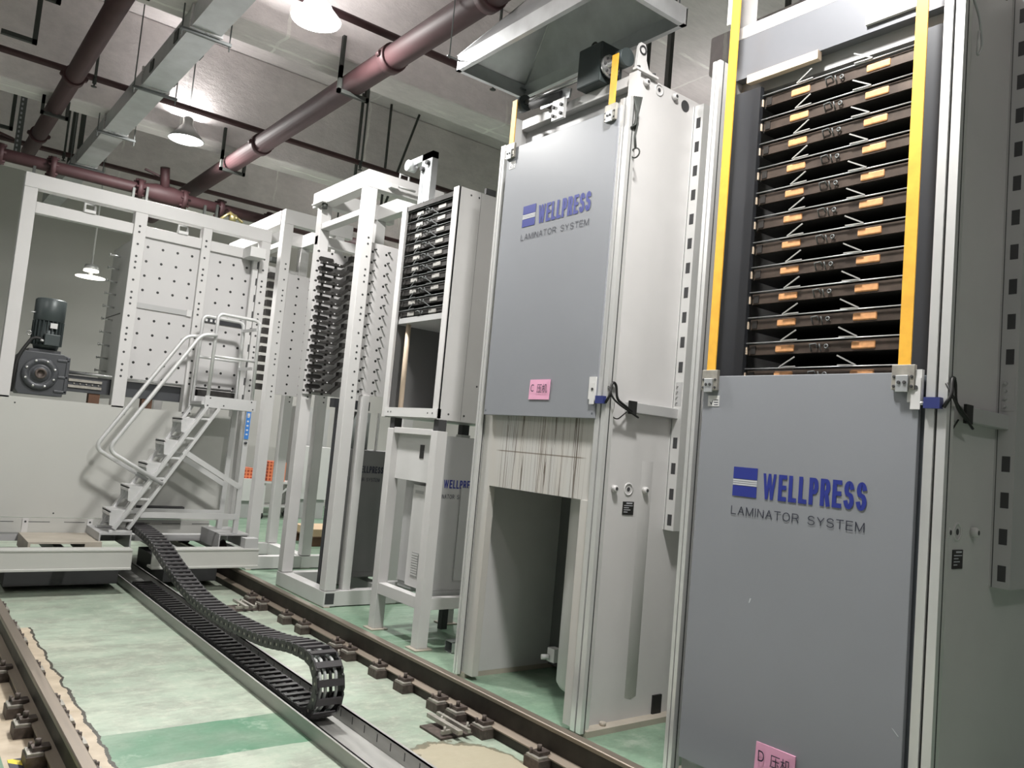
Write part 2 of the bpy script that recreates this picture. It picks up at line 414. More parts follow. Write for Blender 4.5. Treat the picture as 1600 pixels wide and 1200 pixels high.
def strokes(mb, body, org, u, v, th, gap):
    # lettering drawn with a pen of width th (in letter heights); u, v span the whole word
    org, u, v = Vector(org), Vector(u), Vector(v); H = v.length; nrm = u.cross(v).normalized()*.0012
    ws = [GL[c][0] for c in body]; asp = u.length/H
    nat = sum(ws)+gap*(len(body)-1); sx = (asp-th*len(body))/nat
    x = 0; ux, vy = u.normalized()*H, v; cnt = [0]
    def lift(): cnt[0] += 1; return nrm*(1+.04*(cnt[0] % 9))
    for c, wd in zip(body, ws):
        for line in GL[c][1]:
            if isinstance(line, tuple):            # a diagonal cut level at both ends
                (xa, ya, xb, yb) = line; t2 = th*(.36 if c == 'W' else .54)
                q = [(x+th/2+xa*wd*sx-t2, ya), (x+th/2+xa*wd*sx+t2, ya), (x+th/2+xb*wd*sx+t2, yb), (x+th/2+xb*wd*sx-t2, yb)]
                k = lift(); mb._add([org+ux*a+vy*b+k for a, b in q], [(0, 1, 2, 3)]); continue
            P = [Vector((x+th/2+a*wd*sx, th/2+b*(1-th))) for a, b in line]
            n = len(P); Lf, Rt = [], []
            for i, p in enumerate(P):
                if i == 0: d = (P[1]-p).normalized(); m = Vector((-d.y, d.x))*th/2; e = -d*th/2
                elif i == n-1: d = (p-P[-2]).normalized(); m = Vector((-d.y, d.x))*th/2; e = d*th/2
                else:
                    d0 = (p-P[i-1]).normalized(); d1 = (P[i+1]-p).normalized(); t = (d0+d1)
                    t = t.normalized() if t.length > .05 else d0
                    m = Vector((-t.y, t.x)); q = max(.45, abs(m.dot(Vector((-d0.y, d0.x))))); m = m*th/2/q; e = Vector((0, 0))
                if i in (0, n-1) and c in 'AWYN' or (c == 'O'): e = Vector((0, 0))
                Lf.append(p+m+e); Rt.append(p-m+e)
            k = lift()
            for i in range(n-1):
                mb._add([org+ux*q.x+vy*q.y+k for q in (Lf[i], Rt[i], Rt[i+1], Lf[i+1])], [(0, 1, 2, 3)])
        x += wd*sx+th+gap*sx
    return mb

# ------------------------------------------------------------------ the setting
struct(MB().box(-6, 11, -7, 17, -.2, 0).build('floor', 'floor'))
struct(MB().box(-6, 11, -7, 17, 6.2, 6.35).build('ceiling', 'foil'))
struct(MB().box(-6, 11, 16.5, 16.7, 0, 6.2).build('wall_back', 'wall'))
struct(MB().box(10.8, 11, -7, 16.5, 0, 6.2).build('wall_right', 'wall'))
for i, (y0, y1) in enumerate(((-.6, -.2), (2.9, 3.3), (6.72, 7.15), (9.95, 10.38), (13.2, 13.63))):
    struct(MB().box(-6, 10.8, y0, y1, 5.0, 6.2).build('trim_%d' % (i+1), 'foil', bevel=.02))

# ------------------------------------------------------------------ rails
def rail(xc, label, side_clips, other_clips, jacks):
    t = thing('crane_rail', label, 'rail', (xc, .2, 0))
    y0, y1 = .2, 15.8
    MB().prism([(xc-.011, y0, .074), (xc+.011, y0, .074), (xc+.011, y0, .172), (xc-.011, y0, .172)], (0, y1-y0, 0)).build('rail_web', 'rail_web', t)
    MB().prism([(xc-.057, y0, .052), (xc+.057, y0, .052), (xc+.057, y0, .060), (xc+.011, y0, .074), (xc-.011, y0, .074), (xc-.057, y0, .060)], (0, y1-y0, 0)).build('rail_foot', 'rail_foot', t, .001)
    MB().prism([(xc-.011, y0, .172), (xc+.011, y0, .172), (xc+.029, y0, .178), (xc+.029, y0, .196), (xc+.024, y0, .2), (xc-.024, y0, .2), (xc-.029, y0, .196), (xc-.029, y0, .178)], (0, y1-y0, 0)).build('rail_head', 'rail_head', t, .002)
    MB().box(xc-.045, xc+.045, y0, y1, 0, .052).build('sole_plate', 'rail_web', t)
    def clip(y, s):
        mb = MB(); x = xc+s*.075
        mb.box(min(x-s*.03, x+s*.055), max(x-s*.03, x+s*.055), y-.06, y+.06, 0, .052)
        mb.m = 1; mb.box(min(x-s*.015, x+s*.05), max(x-s*.015, x+s*.05), y-.05, y+.05, .052, .064)
        mb.m = 0; mb.box(min(x-s*.045, x+s*.03), max(x-s*.045, x+s*.03), y-.03, y+.03, .064, .082)
        mb.cyl((x+s*.005, y, .082), (x+s*.005, y, .112), .013, 6)
        mb.cyl((x+s*.03, y+.035, .064), (x+s*.03, y+.035, .09), .009, 6)
        mb.build('rail_clip', ['clamp', 'plate'], t)
    for y in side_clips: clip(y, -1)
    for y in other_clips: clip(y, 1)
    for y in jacks:
        mb = MB(); mb.box(xc-.34, xc-.07, y-.11, y+.11, 0, .012)
        mb.m = 1
        for dx, dy in ((-.30, -.08), (-.22, .07), (-.14, -.07)): mb.bar((xc+dx-.02, y+dy, .03), (xc+dx+.05, y+dy, .03), .018, .02); mb.cyl((xc+dx, y+dy, .012), (xc+dx, y+dy, .06), .008, 6)
        mb.bar((xc-.25, y-.16, .045), (xc-.25, y+.16, .045), .03, .022)
        mb.bar((xc-.19, y-.16, .045), (xc-.19, y+.16, .045), .02, .02)
        mb.build('levelling_plate', ['clamp', 'plate'], t)
    return t
rail(2.93, 'dark steel floor rail running in front of the tall presses', [7.25, 6.98, 6.45, 6.1, 5.5, 5.3, 4.86, 4.52, 4.12, 3.92, 3.66, 3.18, 2.7, 2.3], [5.9, 5.0, 4.2, 3.3], [7.05, 5.42, 3.8])
rail(.82, 'rusty steel floor rail crossing the bottom left corner', [5.55, 4.9, 4.6, 4.2, 3.8, 3.3], [7.2, 6.57, 6.22, 5.5, 4.83, 4.57, 4.24, 3.85], [])

# ------------------------------------------------------------------ cable trough and chain
t = thing('cable_trough', 'long galvanised open trough on the green floor holding a black cable chain', 'trough', (2.08, 1, 0))
tr = MB(); tr.box(1.975, 2.23, 1.2, 9.4, 0, .006); tr.box(1.97, 1.98, 1.2, 9.4, 0, .085); tr.box(2.225, 2.235, 1.2, 9.4, 0, .085)
tr.box(1.958, 1.98, 1.2, 9.4, .081, .085); tr.box(2.225, 2.25, 1.2, 9.4, .081, .085)
sl = tr; tr.m = 1
for k in range(40): sl.box(2.2244, 2.2256, 1.5+k*.14, 1.508+k*.14, .03, .07)
tr.build('channel', ['tray', 'dark'], t)

def chain():
    xc, pitch = 2.10, .088
    lo = [(xc, 8.05-k*.3, .045) for k in range(13)]            # lower run lying in the trough
    r = .157; zc = .045+r; yc = 4.25
    arc = [(xc, yc-r*math.sin(a), zc-r*math.cos(a)) for a in [PI*k/10 for k in range(11)]]
    up = [(xc, 4.5, .345), (xc, 4.9, .285), (xc, 5.4, .25), (xc, 5.95, .235), (xc, 6.5, .262), (xc, 7.08, .36), (xc, 7.62, .475), (xc, 8.1, .52), (xc, 8.55, .525)]
    P = catmull(lo+arc+up, pitch)
    t = thing('cable_chain', 'black plastic cable drag chain looping over the floor trough', 'cable chain', (xc, 4, 0))
    mb = MB(); h, wd, L = .062, .152, pitch
    mb.smooth = False
    for s in (-1, 1):
        y = s*wd/2
        prof = [(-L*.60, -h*.26), (-L*.47, -h*.42), (-L*.40, -h/2), (L*.32, -h/2), (L*.47, -h*.36), (L*.47, h*.36), (L*.32, h/2), (-L*.40, h/2), (-L*.47, h*.42), (-L*.60, h*.26)]
        yo = y-.006 if s < 0 else y-.006
        mb.prism([(a, yo, b) for a, b in prof], (0, .012, 0))
        mb.cyl((-L*.45, y-.009*1, 0), (-L*.45, y+.009, 0), .014, 10)
    mb.m = 1
    for z in (-h/2+.003, h/2-.003): mb.box(-.022, .016, -wd/2, wd/2, z-.006, z+.006)
    mb.m = 2
    for s in (-1, 1): mb.lathe((.0, s*(wd/2+.0065), 0), (0, s, 0), [(.009, 0), (0, .001)], 8)
    o = mb.build('chain_link', ['chain', 'chain_bar', 'plate'], None); o.parent = t
    me = o.data; first = True
    for a, b in zip(P, P[1:]):
        mid = (a+b)/2-Vector((xc, 4, 0)); d = (b-a).normalized(); y = Vector((1, 0, 0)); z = d.cross(y).normalized(); y = z.cross(d)
        q = o if first else o.copy()
        if not first: C.objects.link(q); q.parent = t
        first = False
        mt = Matrix((d, y, z)).transposed().to_4x4(); mt.translation = mid; q.matrix_local = mt
    for k, (dx, m) in enumerate(((-.05, 'cable'), (-.02, 'cable'), (.012, 'black'), (.045, 'cable'))):
        MB().sweep([p+Vector((dx, 0, 0)) for p in P[::1]], .010, 6).build('cable', m, t)
    return t
chain()

# ------------------------------------------------------------------ presses
X0 = 3.39
def profile_post(y0, y1, z0, z1, parent, x0=X0-.045, x1=X0+.02, name='guide_post'):
    mb = MB(); wd = y1-y0; g = wd*.14
    mb.box(x0+.012, x1, y0, y1, z0, z1)
    mb.box(x0, x0+.012, y0, y0+wd/2-g/2, z0, z1); mb.box(x0, x0+.012, y0+wd/2+g/2, y1, z0, z1)
    mb.m = 1; mb.box(x0+.0115, x0+.0125, y0+wd/2-g/2, y0+wd/2+g/2, z0, z1)
    mb.box((x0+x1)/2-.004, (x0+x1)/2+.004, y0-.0008, y0, z0, z1)
    return mb.build(name, ['alum', 'groove'], parent)
def logo(mb_parent, x, yl, yr, ztop, zl, name='logo'):
    # emblem + WELLPRESS + LAMINATOR SYSTEM on a -X facing door; yl is the left (far) end, yr the right end
    W = yl-yr; e = W*.20
    mb = MB(); h = ztop-zl
    for a, b in ((.60, 1.0), (0, .36)): mb.prism([(x, yl, zl+h*a), (x, yl-e, zl+h*a), (x, yl-e, zl+h*b), (x, yl, zl+h*b)], (-.001, 0, 0))
    mb.m = 1
    for a, b in ((.38, .435), (.455, .505), (.525, .58)): mb.prism([(x, yl, zl+h*a), (x, yl-e, zl+h*a), (x, yl-e, zl+h*b), (x, yl, zl+h*b)], (-.001, 0, 0))
    mb.build('emblem', ['blue', 'logo_white'], mb_parent)
    mb = MB(); strokes(mb, 'WELLPRESS', (x, yl-W*.245, zl-h*.0), (0, -W*.755, 0), (0, 0, h*.86), .165, .34)
    mb.build('brand_lettering', 'blue', mb_parent)
    mb = MB(); strokes(mb, 'LAMINATOR', (x, yl, zl-h*.64), (0, -W*.54, 0), (0, 0, h*.29), .10, .30)
    strokes(mb, 'SYSTEM', (x, yl-W*.605, zl-h*.64), (0, -W*.39, 0), (0, 0, h*.29), .10, .30)
    mb.build('small_lettering', 'ink', mb_parent)

def bolt_boss(mb, x, y, z, r=.022):
    mb.m = 0; mb.lathe((x, y, z), (0, -1, 0), [(0, 0), (r, 0), (r, .022), (r*.75, .03), (r*.5, .03)], 14)
    mb.m = 1; mb.lathe((x, y, z), (0, -1, 0), [(r*.5, .0302), (0, .0302)], 10)

def platen_proto(root, yl, yr, z, padmat, x=3.47, arms=True):
    # one heated platen: slab, light rod on its top edge, two pads, two spring arms, hose clip
    mb = MB(); mb.box(x+.012, x+.62, yr, yl, z-.028, z+.028); mb.m = 1
    mb.box(x, x+.012, yr+.01, yl-.01, z-.026, z+.026); mb.m = 0
    for y in (yl-.02, yr+.05): mb.box(x-.004, x+.001, y-.03, y, z-.02, z+.02)
    p = mb.build('platen', ['iron', 'iron_face' if padmat == 'pad' else 'iron'], root)
    W = yl-yr
    MB().cyl((x-.012, yl, z+.034), (x-.012, yr, z+.034), .0035, 6).build('guide_rod', 'galv' if padmat == 'pad' else 'rod', p)
    for c, wd in ((yl-W*.255, .105), (yl-W*.73, .115)):
        pb = MB(); pb.prism([(x-.006, c-wd/2, z-.018), (x-.006, c+wd/2, z-.018), (x-.006, c+wd/2, z+.018), (x-.006, c-wd/2, z+.018)], (.012, 0, 0)); pb.build('pad', padmat, p, .006)
    if arms:
        for c, s in ((yl-W*.24, -1), (yl-W*.705, 1)):
            ab = MB(); a0 = (x-.02, c, z+.038)
            ab.bar(a0, (x-.03, c+s*.088, z+.084), .006, .005, (1, 0, 0)); ab.bar(a0, (x-.02, c+s*.09, z+.040), .005, .004, (1, 0, 0)); ab.build('spring_arm', 'armgrey' if padmat == 'pad' else 'rod', p)
    hb = MB(); yc = (yl+yr)/2+W*.02
    hb.sweep([(x-.003, yc+.045, z-.02), (x-.02, yc+.045, z+.012), (x-.02, yc+.015, z+.014), (x-.003, yc+.012, z-.005)], .004, 6)
    hb.sweep([(x-.003, yc-.005, z-.022), (x-.02, yc-.005, z+.012)], .0035, 6)
    hb.torus((x-.01, yc-.035, z+.0), (1, 0, 0), .009, .0035, 10, 6); hb.build('hose_clip', 'rod', p)
    hb = MB(); hb.box(x-.01, x, yl-.002, yl+.02, z-.022, z+.016); hb.build('edge_block', 'peach' if padmat == 'pad' else 'iron', p)
    return p

def press(yc, name_label, door_z, letter, is_open):
    t = thing('laminating_press', name_label, 'press', (X0, yc, 0))
    n, f = yc-.60, yc+.60                    # near and far faces
    # body
    mb = MB(); mb.box(3.44, 4.62, n, n+.04, .03, 4.0); mb.box(3.44, 4.62, f-.04, f, .03, 4.0); mb.box(4.58, 4.62, n, f, .03, 4.0)
    mb.box(3.44, 4.62, n+.04, f-.04, 3.93, 4.0)
    mb.build('side_frame', 'white', t, .004)
    mb = MB(); mb.box(3.5, 4.3, n+.04, f-.04, 3.62, 3.93); mb.build('press_head', 'body', t)
    # ledge on the near flank, bolts, name plate
    mb = MB(); mb.box(3.56, 4.08, n-.055, n, 1.885, 1.95); mb.build('side_ledge', 'body', t, .004)
    mb = MB()
    for z in (1.42, 3.955 if letter == 'C' else 3.955):
        bolt_boss(mb, 3.515, n, z); bolt_boss(mb, 3.785, n, z)
        mb.m = 0; mb.lathe((3.645, n, z), (0, -1, 0), [(.04, 0), (.04, .004), (.03, .004), (.03, .001)], 18)
        mb.m = 1; mb.lathe((3.645, n, z), (0, -1, 0), [(.014, .0012), (0, .0012)], 12)
        if z > 3: mb.lathe((3.90, n, z-.02), (0, -1, 0), [(.04, .0012), (0, .0012)], 14)
    mb.build('flank_bolt', ['white', 'dark'], t)
    mb = MB(); mb.box(3.605, 3.70, n-.004, n, 1.265, 1.345); mb.m = 1
    for k, (a, b) in enumerate(((.30, .85), (.1, .9), (.1, .55), (.1, .7), (.1, .45))): mb.box(3.605+.095*a, 3.605+.095*b, n-.0048, n-.004, 1.332-k*.013, 1.336-k*.013+(.003 if k == 0 else 0))
    mb.build('rating_plate', ['skin_dark', 'logo_white'], t)
    # slotted cable duct on the flank
    mb = MB(); dx = 3.985; d0 = n-.085
    mb.box(dx, 4.75, d0, n, 1.18, 3.96); mb.m = 1
    for k in range(17):
        z = 1.245+k*.162
        if 1.87 < z < 1.9: continue
        mb.box(dx-.001, dx+.004, d0+.018, d0+.052, z-.035, z+.035)
    mb.m = 2; mb.box(dx-.0012, dx, n-.012, n-.009, 1.18, 3.96)
    mb.build('cable_duct', ['alum' if letter == 'C' else 'body', 'dark', 'dark'], t)
    mb = MB(); mb.box(dx-.003, dx, d0+.01, d0+.06, 1.97, 2.12); mb.m = 1
    for k in range(4): mb.cyl((dx-.003, d0+.045, 1.99+k*.035), (dx-.012, d0+.045, 1.99+k*.035), .006, 8)
    mb.build('mounting_tab', ['body', 'steel'], t)
    # base
    mb = MB(); mb.box(3.38, 4.62, n-.075, n+.04, 0, .035); mb.box(3.38, 4.62, f-.04, f+.06, 0, .035); mb.cyl((3.55, n-.03, .035), (3.55, n-.03, .055), .02, 8); mb.build('base_plate', 'tan', t)
    mb = MB(); mb.box(4.0, 4.08, n-.012, n, .036, .15); mb.build('rubber_flap', 'black', t)
    # posts
    profile_post(f-.005, f+.045, .02, 3.80, t)
    profile_post(n-.055 - (.012 if letter == 'D' else 0), n+.032 - (.014 if letter == 'D' else 0), .02, 3.80, t)
    # small panel strip next to the near post
    mb = MB(); mb.box(3.41, 3.44, n-.03, n+.04, .03, 3.99); mb.build('corner_plate', 'white', t)
    # front frame
    if is_open:
        fa = MB(); fa.box(3.387, 3.44, n+.034, f-.01, 1.335, 3.55)
        fa.box(3.387, 3.44, yc+.475, f-.01, .03, 1.335); fa.box(3.362, 3.44, n+.034, yc-.485, .03, 1.335)
        fa.build('front_fascia', 'streak', t)
        mb = MB(); mb.box(4.15, 4.18, n+.04, f-.04, .03, 2.0); mb.box(3.44, 4.15, n+.04, f-.04, 1.6, 1.63); mb.build('chamber_lining', 'darkbody', t)  # chamber shade put into the dark lining colour
        mb = MB(); mb.lathe((3.80, yc-.33, .13), (0, 0, 1), [(0, 0), (.255, 0), (.275, .03), (.275, 1.47)], 32); mb.build('ram_cylinder', 'white', t)
        mb = MB(); mb.box(3.74, 3.80, yc+.05, yc+.12, .20, .29); mb.cyl((3.735, yc+.10, .23), (3.69, yc+.12, .23), .018, 8); mb.build('drain_valve', 'whiter', t)
    else:
        mb = MB(); mb.box(3.44, 3.47, n+.04, yc-.47, .03, 3.62); mb.box(3.44, 3.47, yc+.393, f-.01, .03, 3.62)
        mb.box(3.47, 4.15, n+.04, n+.06, 2.0, 3.62); mb.box(4.15, 4.18, n+.04, f-.04, 1.9, 3.62)
        mb.build('guide_jamb', 'jamb', t)
        MB().box(3.425, 3.44, n+.04, f-.01, .03, 1.98).build('front_fascia', 'body', t)
        MB().box(3.442, 3.5, n+.04, f-.02, 3.70, 4.0).build('head_plate', 'headgrey', t)
        mb = MB(); mb.box(3.425, 3.46, yc+.06, yc+.475, 3.655, 3.70); mb.build('insulation_strip', 'peach', t)
        mb = MB(); mb.box(3.425, 3.46, yc-.44, yc-.18, 3.735, 3.78); mb.build('insulation_strip', 'whiter', t)
        z0 = 3.537; yl, yr = yc+.39, yc-.465
        p0 = platen_proto(t, yl, yr, z0, 'pad')
        for k in range(1, 12): copy_tree(p0, t, (0, 0, -k*.1323))
    # door
    d0, d1 = door_z; dl, dr = yc+.545, yc-(.575 if letter == 'C' else .560)
    mb = MB(); mb.box(3.335, 3.36, dr, dl, d0, d1); mb.m = 1; mb.box(3.36, 3.385, dr-.035, dl-.02, d0+.02, d1-.01)
    if letter == 'C':
        for y in (dl-.02, dr+.025): mb.lathe((3.335, y, d0+.03), (-1, 0, 0), [(0, .001), (.007, .001)], 8)
    door = mb.build('door', ['door', 'door_edge_shade'], t, .003)
    s = 1
    if letter == 'C': logo(door, 3.3335, 4.352, 3.668, 3.278, 3.130)
    else: logo(door, 3.3335, 2.463, 1.778, 1.613, 1.472)
    mb = MB(); y = dl-.035
    mb.box(3.333, 3.335, y-.07, y, d1-.155, d1-.10); mb.m = 1; mb.prism([(3.3325, y-.01, d1-.13), (3.3325, y-.022, d1-.15), (3.3325, y-.035, d1-.115), (3.3325, y-.022, d1-.138)], (.0005, 0, 0))
    for k in range(3): mb.box(3.3325, 3.333, y-.063, y-.038, d1-.125-k*.012, d1-.121-k*.012)
    mb.build('warning_label', ['whiter', 'ink'], door)
    if letter == 'D':
        mb = MB(); mb.prism([(3.3345, 2.325, 1.0), (3.3345, 2.318, 1.0), (3.3345, 2.326, .978), (3.3345, 2.331, .978)], (-.0005, 0, 0)); mb.build('scratch_mark', 'logo_white', door)
        mb = MB(); mb.prism([(3.3345, 1.625, .625), (3.3345, 1.619, .622), (3.3345, 1.595, .600), (3.3345, 1.60, .600)], (-.0005, 0, 0)); mb.build('scratch_mark', 'logo_white', door)
    # belt clamps + lifting belts
    ztop = 4.10 if letter == 'C' else 4.42
    for y in (dl-.048, dr+.062):
        mb = MB(); mb.box(3.315, 3.335, y-.048, y+.048, d1-.075, d1+.03); mb.m = 1; mb.box(3.305, 3.315, y-.026, y+.026, d1-.085, d1-.015)
        mb.m = 2
        for a in (-.037, .037):
            for b in (-.06, -.02): mb.cyl((3.316, y+a, d1+b), (3.311, y+a, d1+b), .007, 8)
        for a in (-.012, .012): mb.cyl((3.306, y+a, d1-.045), (3.300, y+a, d1-.045), .008, 8)
        mb.build('belt_clamp', ['plate', 'galv', 'dark'], t, .002)
        MB().box(3.322, 3.329, y-.026, y+.026, d1+.0, ztop).build('lifting_belt', 'yellow', t)
        mb = MB(); mb.cyl((3.40, y-.032, ztop), (3.40, y+.032, ztop), .058, 24); mb.build('belt_pulley', 'motor', t)
    # position switch at the near post
    zs = 1.95
    mb = MB(); mb.box(3.325, 3.345, n+.028, n+.085, zs-.01, zs+.125); mb.box(3.322, 3.325, n+.03, n+.07, zs-.04, zs+.09); mb.m = 1; mb.cyl((3.322, n+.05, zs+.05), (3.319, n+.05, zs+.05), .009, 8); mb.build('switch_bracket', ['whiter', 'dark'], t)
    mb = MB(); mb.box(3.318, 3.345, n-.05, n+.015, zs-.035, zs+.01); mb.m = 1; mb.cyl((3.33, n+.015, zs-.015), (3.33, n+.05, zs-.015), .008, 8); mb.build('position_switch', ['bluebox', 'steel'], t)
    mb = MB(); x = 3.40
    mb.sweep(lumps([((3.335, n-.058, zs-.03), 0), ((3.34, n-.085, zs+.02), .02), ((3.36, n-.075, zs+.10), .03), ((3.40, n-.07, zs+.09), .03), ((3.42, n-.065, zs+.0), .03), ((3.56, n-.06, zs-.06), 0)]), .008, 6)
    mb.sweep(lumps([((3.345, n-.06, zs+.07), 0), ((3.36, n-.09, zs+.0), .03), ((3.44, n-.07, zs-.03), .03), ((3.58, n-.058, zs-.075), .03), ((3.63, n-.05, zs-.09), 0)]), .006, 6)
    mb.sweep([(3.40, n-.032, zs+.11), (3.40, n-.032, 3.3), (3.40, n-.034, 3.78)], .006, 6)
    mb.sweep(lumps([((3.42, n-.03, zs-.10), 0), ((3.47, n-.03, zs-.12), .03), ((3.56, n-.02, zs-.06), 0)]), .004, 6)
    mb.build('switch_cable', 'black', t)
    mb = MB(); mb.box(3.535, 3.60, n-.062, n-.05, zs-.075, zs+.005); mb.build('junction_box', 'black', t)
    if letter == 'C':
        # lifting drive on the top
        mb = MB(); mb.cyl((3.40, yc-.50, ztop), (3.40, yc+.52, ztop), .018, 10); mb.build('drive_shaft', 'steel', t)
        mb = MB(); mb.box(3.36, 3.56, yc-.34, yc-.12, 4.0, 4.27); mb.build('gear_motor', 'motor', t, .01)
        mb = MB(); mb.torus((3.42, yc-.20, 4.297), (1, 0, 0), .026, .007, 14, 6); mb.build('lifting_eye', 'hanger', t)
        mb = MB(); y = yc-.36
        mb.cyl((3.42, y, 4.10), (3.42, y-.02, 4.10), .075, 16); mb.m = 1
        for k in range(8): a = k*PI/4; mb.cyl((3.42+.055*math.cos(a), y-.02, 4.10+.055*math.sin(a)), (3.42+.055*math.cos(a), y-.028, 4.10+.055*math.sin(a)), .008, 8)
        mb.build('gearbox_flange', ['steel', 'dark'], t)
        for (ya, s) in ((yc-.585, 1),):
            mb = MB(); pts = [(3.40, 4.0), (3.60, 4.0), (3.60, 4.035), (3.54, 4.05), (3.515, 4.10), (3.51, 4.17), (3.495, 4.20), (3.455, 4.20), (3.44, 4.17), (3.43, 4.02)]
            mb.prism([(a, ya-.012, b) for a, b in pts], (0, .02, 0)); mb.box(3.40, 3.60, ya-.045, ya-.012, 4.0, 4.014)
            mb.m = 1; mb.torus((3.475, ya-.014, 4.155), (0, 1, 0), .026, .006, 16, 6)
            for a in (3.43, 3.57): mb.cyl((a, ya-.03, 4.014), (a, ya-.03, 4.03), .012, 8)
            mb.build('bearing_bracket', ['white', 'dark'], t)
        mb = MB(); yb = yc+.15
        mb.prism([(3.40, yb-.16, 4.0), (3.40, yb+.14, 4.0), (3.40, yb+.16, 4.07), (3.40, yb, 4.12), (3.40, yb-.17, 4.06)], (.012, 0, 0)); mb.m = 1
        mb.box(3.375, 3.40, yb-.14, yb-.02, 3.86, 4.0); mb.m = 2
        for k in range(4): mb.cyl((3.375, yb-.12+.08*(k % 2), 3.89+.06*(k//2)), (3.36, yb-.12+.08*(k % 2), 3.89+.06*(k//2)), .012, 8)
        mb.cyl((3.40, yb+.25, 4.06), (3.40, yb-.08, 4.04), .03, 10)
        mb.build('motor_bracket', ['galv', 'whiter', 'dark'], t)
        mb = MB(); mb.box(3.34, 3.40, yc+.485, yc+.52, 3.72, 3.97); mb.build('stop_plate', 'whiter', t)
        mb = MB(); mb.torus((3.40, n-.075, 3.45), (1, 0.2, 0), .03, .005, 16, 6)
        mb.sweep([(3.39, n-.07, 3.75), (3.40, n-.075, 3.63), (3.40, n-.06, 3.56), (3.40, n-.075, 3.48)], .007, 6)
        for k in range(5): mb.sweep([(3.37+.01*k, n-.06-.006*k, 3.80), (3.38, n-.08, 3.70-.02*k), (3.40-.01*k, n-.06, 3.6)], .006, 6)
        mb.build('loose_wiring', 'hanger', t)
    else:
        mb = MB(); mb.cyl((3.40, yc-.58, ztop), (3.40, yc+.58, ztop), .018, 10); mb.build('drive_shaft', 'steel', t)
        for y in (yc-.59, yc+.57): MB().box(3.37, 3.60, y, y+.02, 4.0, 4.48).build('bearing_bracket', 'white', t)
        mb = MB(); mb.box(3.34, 3.405, n-.055, n+.032, 3.80, 3.84); mb.build('post_cap', 'bluebox', t)
        mb = MB(); mb.sweep(lumps([((3.42, n-.05, 3.72), 0), ((3.50, n-.06, 3.62), .04), ((3.54, n-.06, 3.50), .04), ((3.49, n-.06, 3.44), .03), ((3.50, n-.06, 3.56), 0)]), .005, 6); mb.build('loose_wiring', 'cable', t)
    return t
press(4.055, 'tall press with raised grey door and oil-streaked opening under it, note C on door', (1.825, 3.745), 'C', True)
press(2.14, 'nearest tall press with lowered grey door and stacked copper-padded platens above it', (.15, 2.065), 'D', False)

def note(yl, z0, letter, label):
    mb = MB(); x = 3.331; wd, h = .205, .13
    mb.hexa([(x-.001, yl, z0), (x-.001, yl-wd, z0-.0), (x+.001, yl-wd, z0), (x+.001, yl, z0), (x-.001, yl-.005, z0+h), (x-.006, yl-wd-.003, z0+h), (x+.001, yl-wd-.003, z0+h), (x+.001, yl-.005, z0+h)])
    t = thing('paper_note', label, 'note', (x, yl-wd/2, z0))
    mb.build('paper', 'pink', t)
    mb = MB(); put_text(mb, letter, (x-.0065, yl-.022, z0+.05), (0, -.032, 0), (0, 0, .048)); put_text(mb, '压机', (x-.0065, yl-.085, z0+.043), (0, -.103, 0), (0, 0, .058))
    mb.build('handwriting', 'ink', t)
note(4.112, 1.935, 'C', 'small pink paper note reading C stuck on the raised grey door')
note(2.243, .242, 'D', 'small pink paper note reading D stuck low on the lowered grey door')

# ------------------------------------------------------------------ fume hood over the press with the raised door
t = thing('exhaust_hood', 'galvanised exhaust hood hanging above the press with the raised door', 'hood', (3.33, 4.08, 4.32))
hx0, hx1, hy0, hy1, hz0, hz1 = 3.01, 3.65, 3.27, 4.89, 4.32, 4.43
mb = MB()
for (a, b, c, d) in ((hx0, hx0+.01, hy0, hy1), (hx1-.01, hx1, hy0, hy1), (hx0, hx1, hy0, hy0+.01), (hx0, hx1, hy1-.01, hy1)): mb.box(a, b, c, d, hz0, hz1)
for (a, b, c, d) in ((hx0, hx0+.035, hy0, hy1), (hx1-.035, hx1, hy0, hy1), (hx0, hx1, hy0, hy0+.035), (hx0, hx1, hy1-.035, hy1)): mb.box(a, b, c, d, hz0-.006, hz0)
mb.build('hood_lip', 'galv', t)
q0 = [(hx0, hy0, hz1), (hx1, hy0, hz1), (hx1, hy1, hz1), (hx0, hy1, hz1)]; q1 = [(3.24, 3.83, 4.78), (3.44, 3.83, 4.78), (3.44, 4.33, 4.78), (3.24, 4.33, 4.78)]
mb = MB(); mb._add(q0+q1, [(0, 1, 5, 4), (1, 2, 6, 5), (2, 3, 7, 6), (3, 0, 4, 7)])
for a, b in zip(q0, q1): mb.cyl(Vector(a)-Vector((0, 0, .004)), Vector(b)-Vector((0, 0, .004)), .006, 6)
mb.build('hood_funnel', 'galv', t)
MB().box(3.24, 3.44, 3.83, 4.33, 4.775, 6.195).build('hood_duct', 'galv', t)
mb = MB()
for x, y, d in ((2.925, hy1-.03, 1), (2.925, hy0+.1, 1), (hx1+.03, hy1-.03, -1), (hx1+.03, hy0+.1, -1)): mb.cyl((x, y, hz1-.06), (x, y, 6.195), .005, 6); mb.box(min(x-d*.02, x+d*.095), max(x-d*.02, x+d*.095), y-.006, y+.006, hz1-.05, hz1-.042)
mb.build('suspension_rod', 'rod', t)

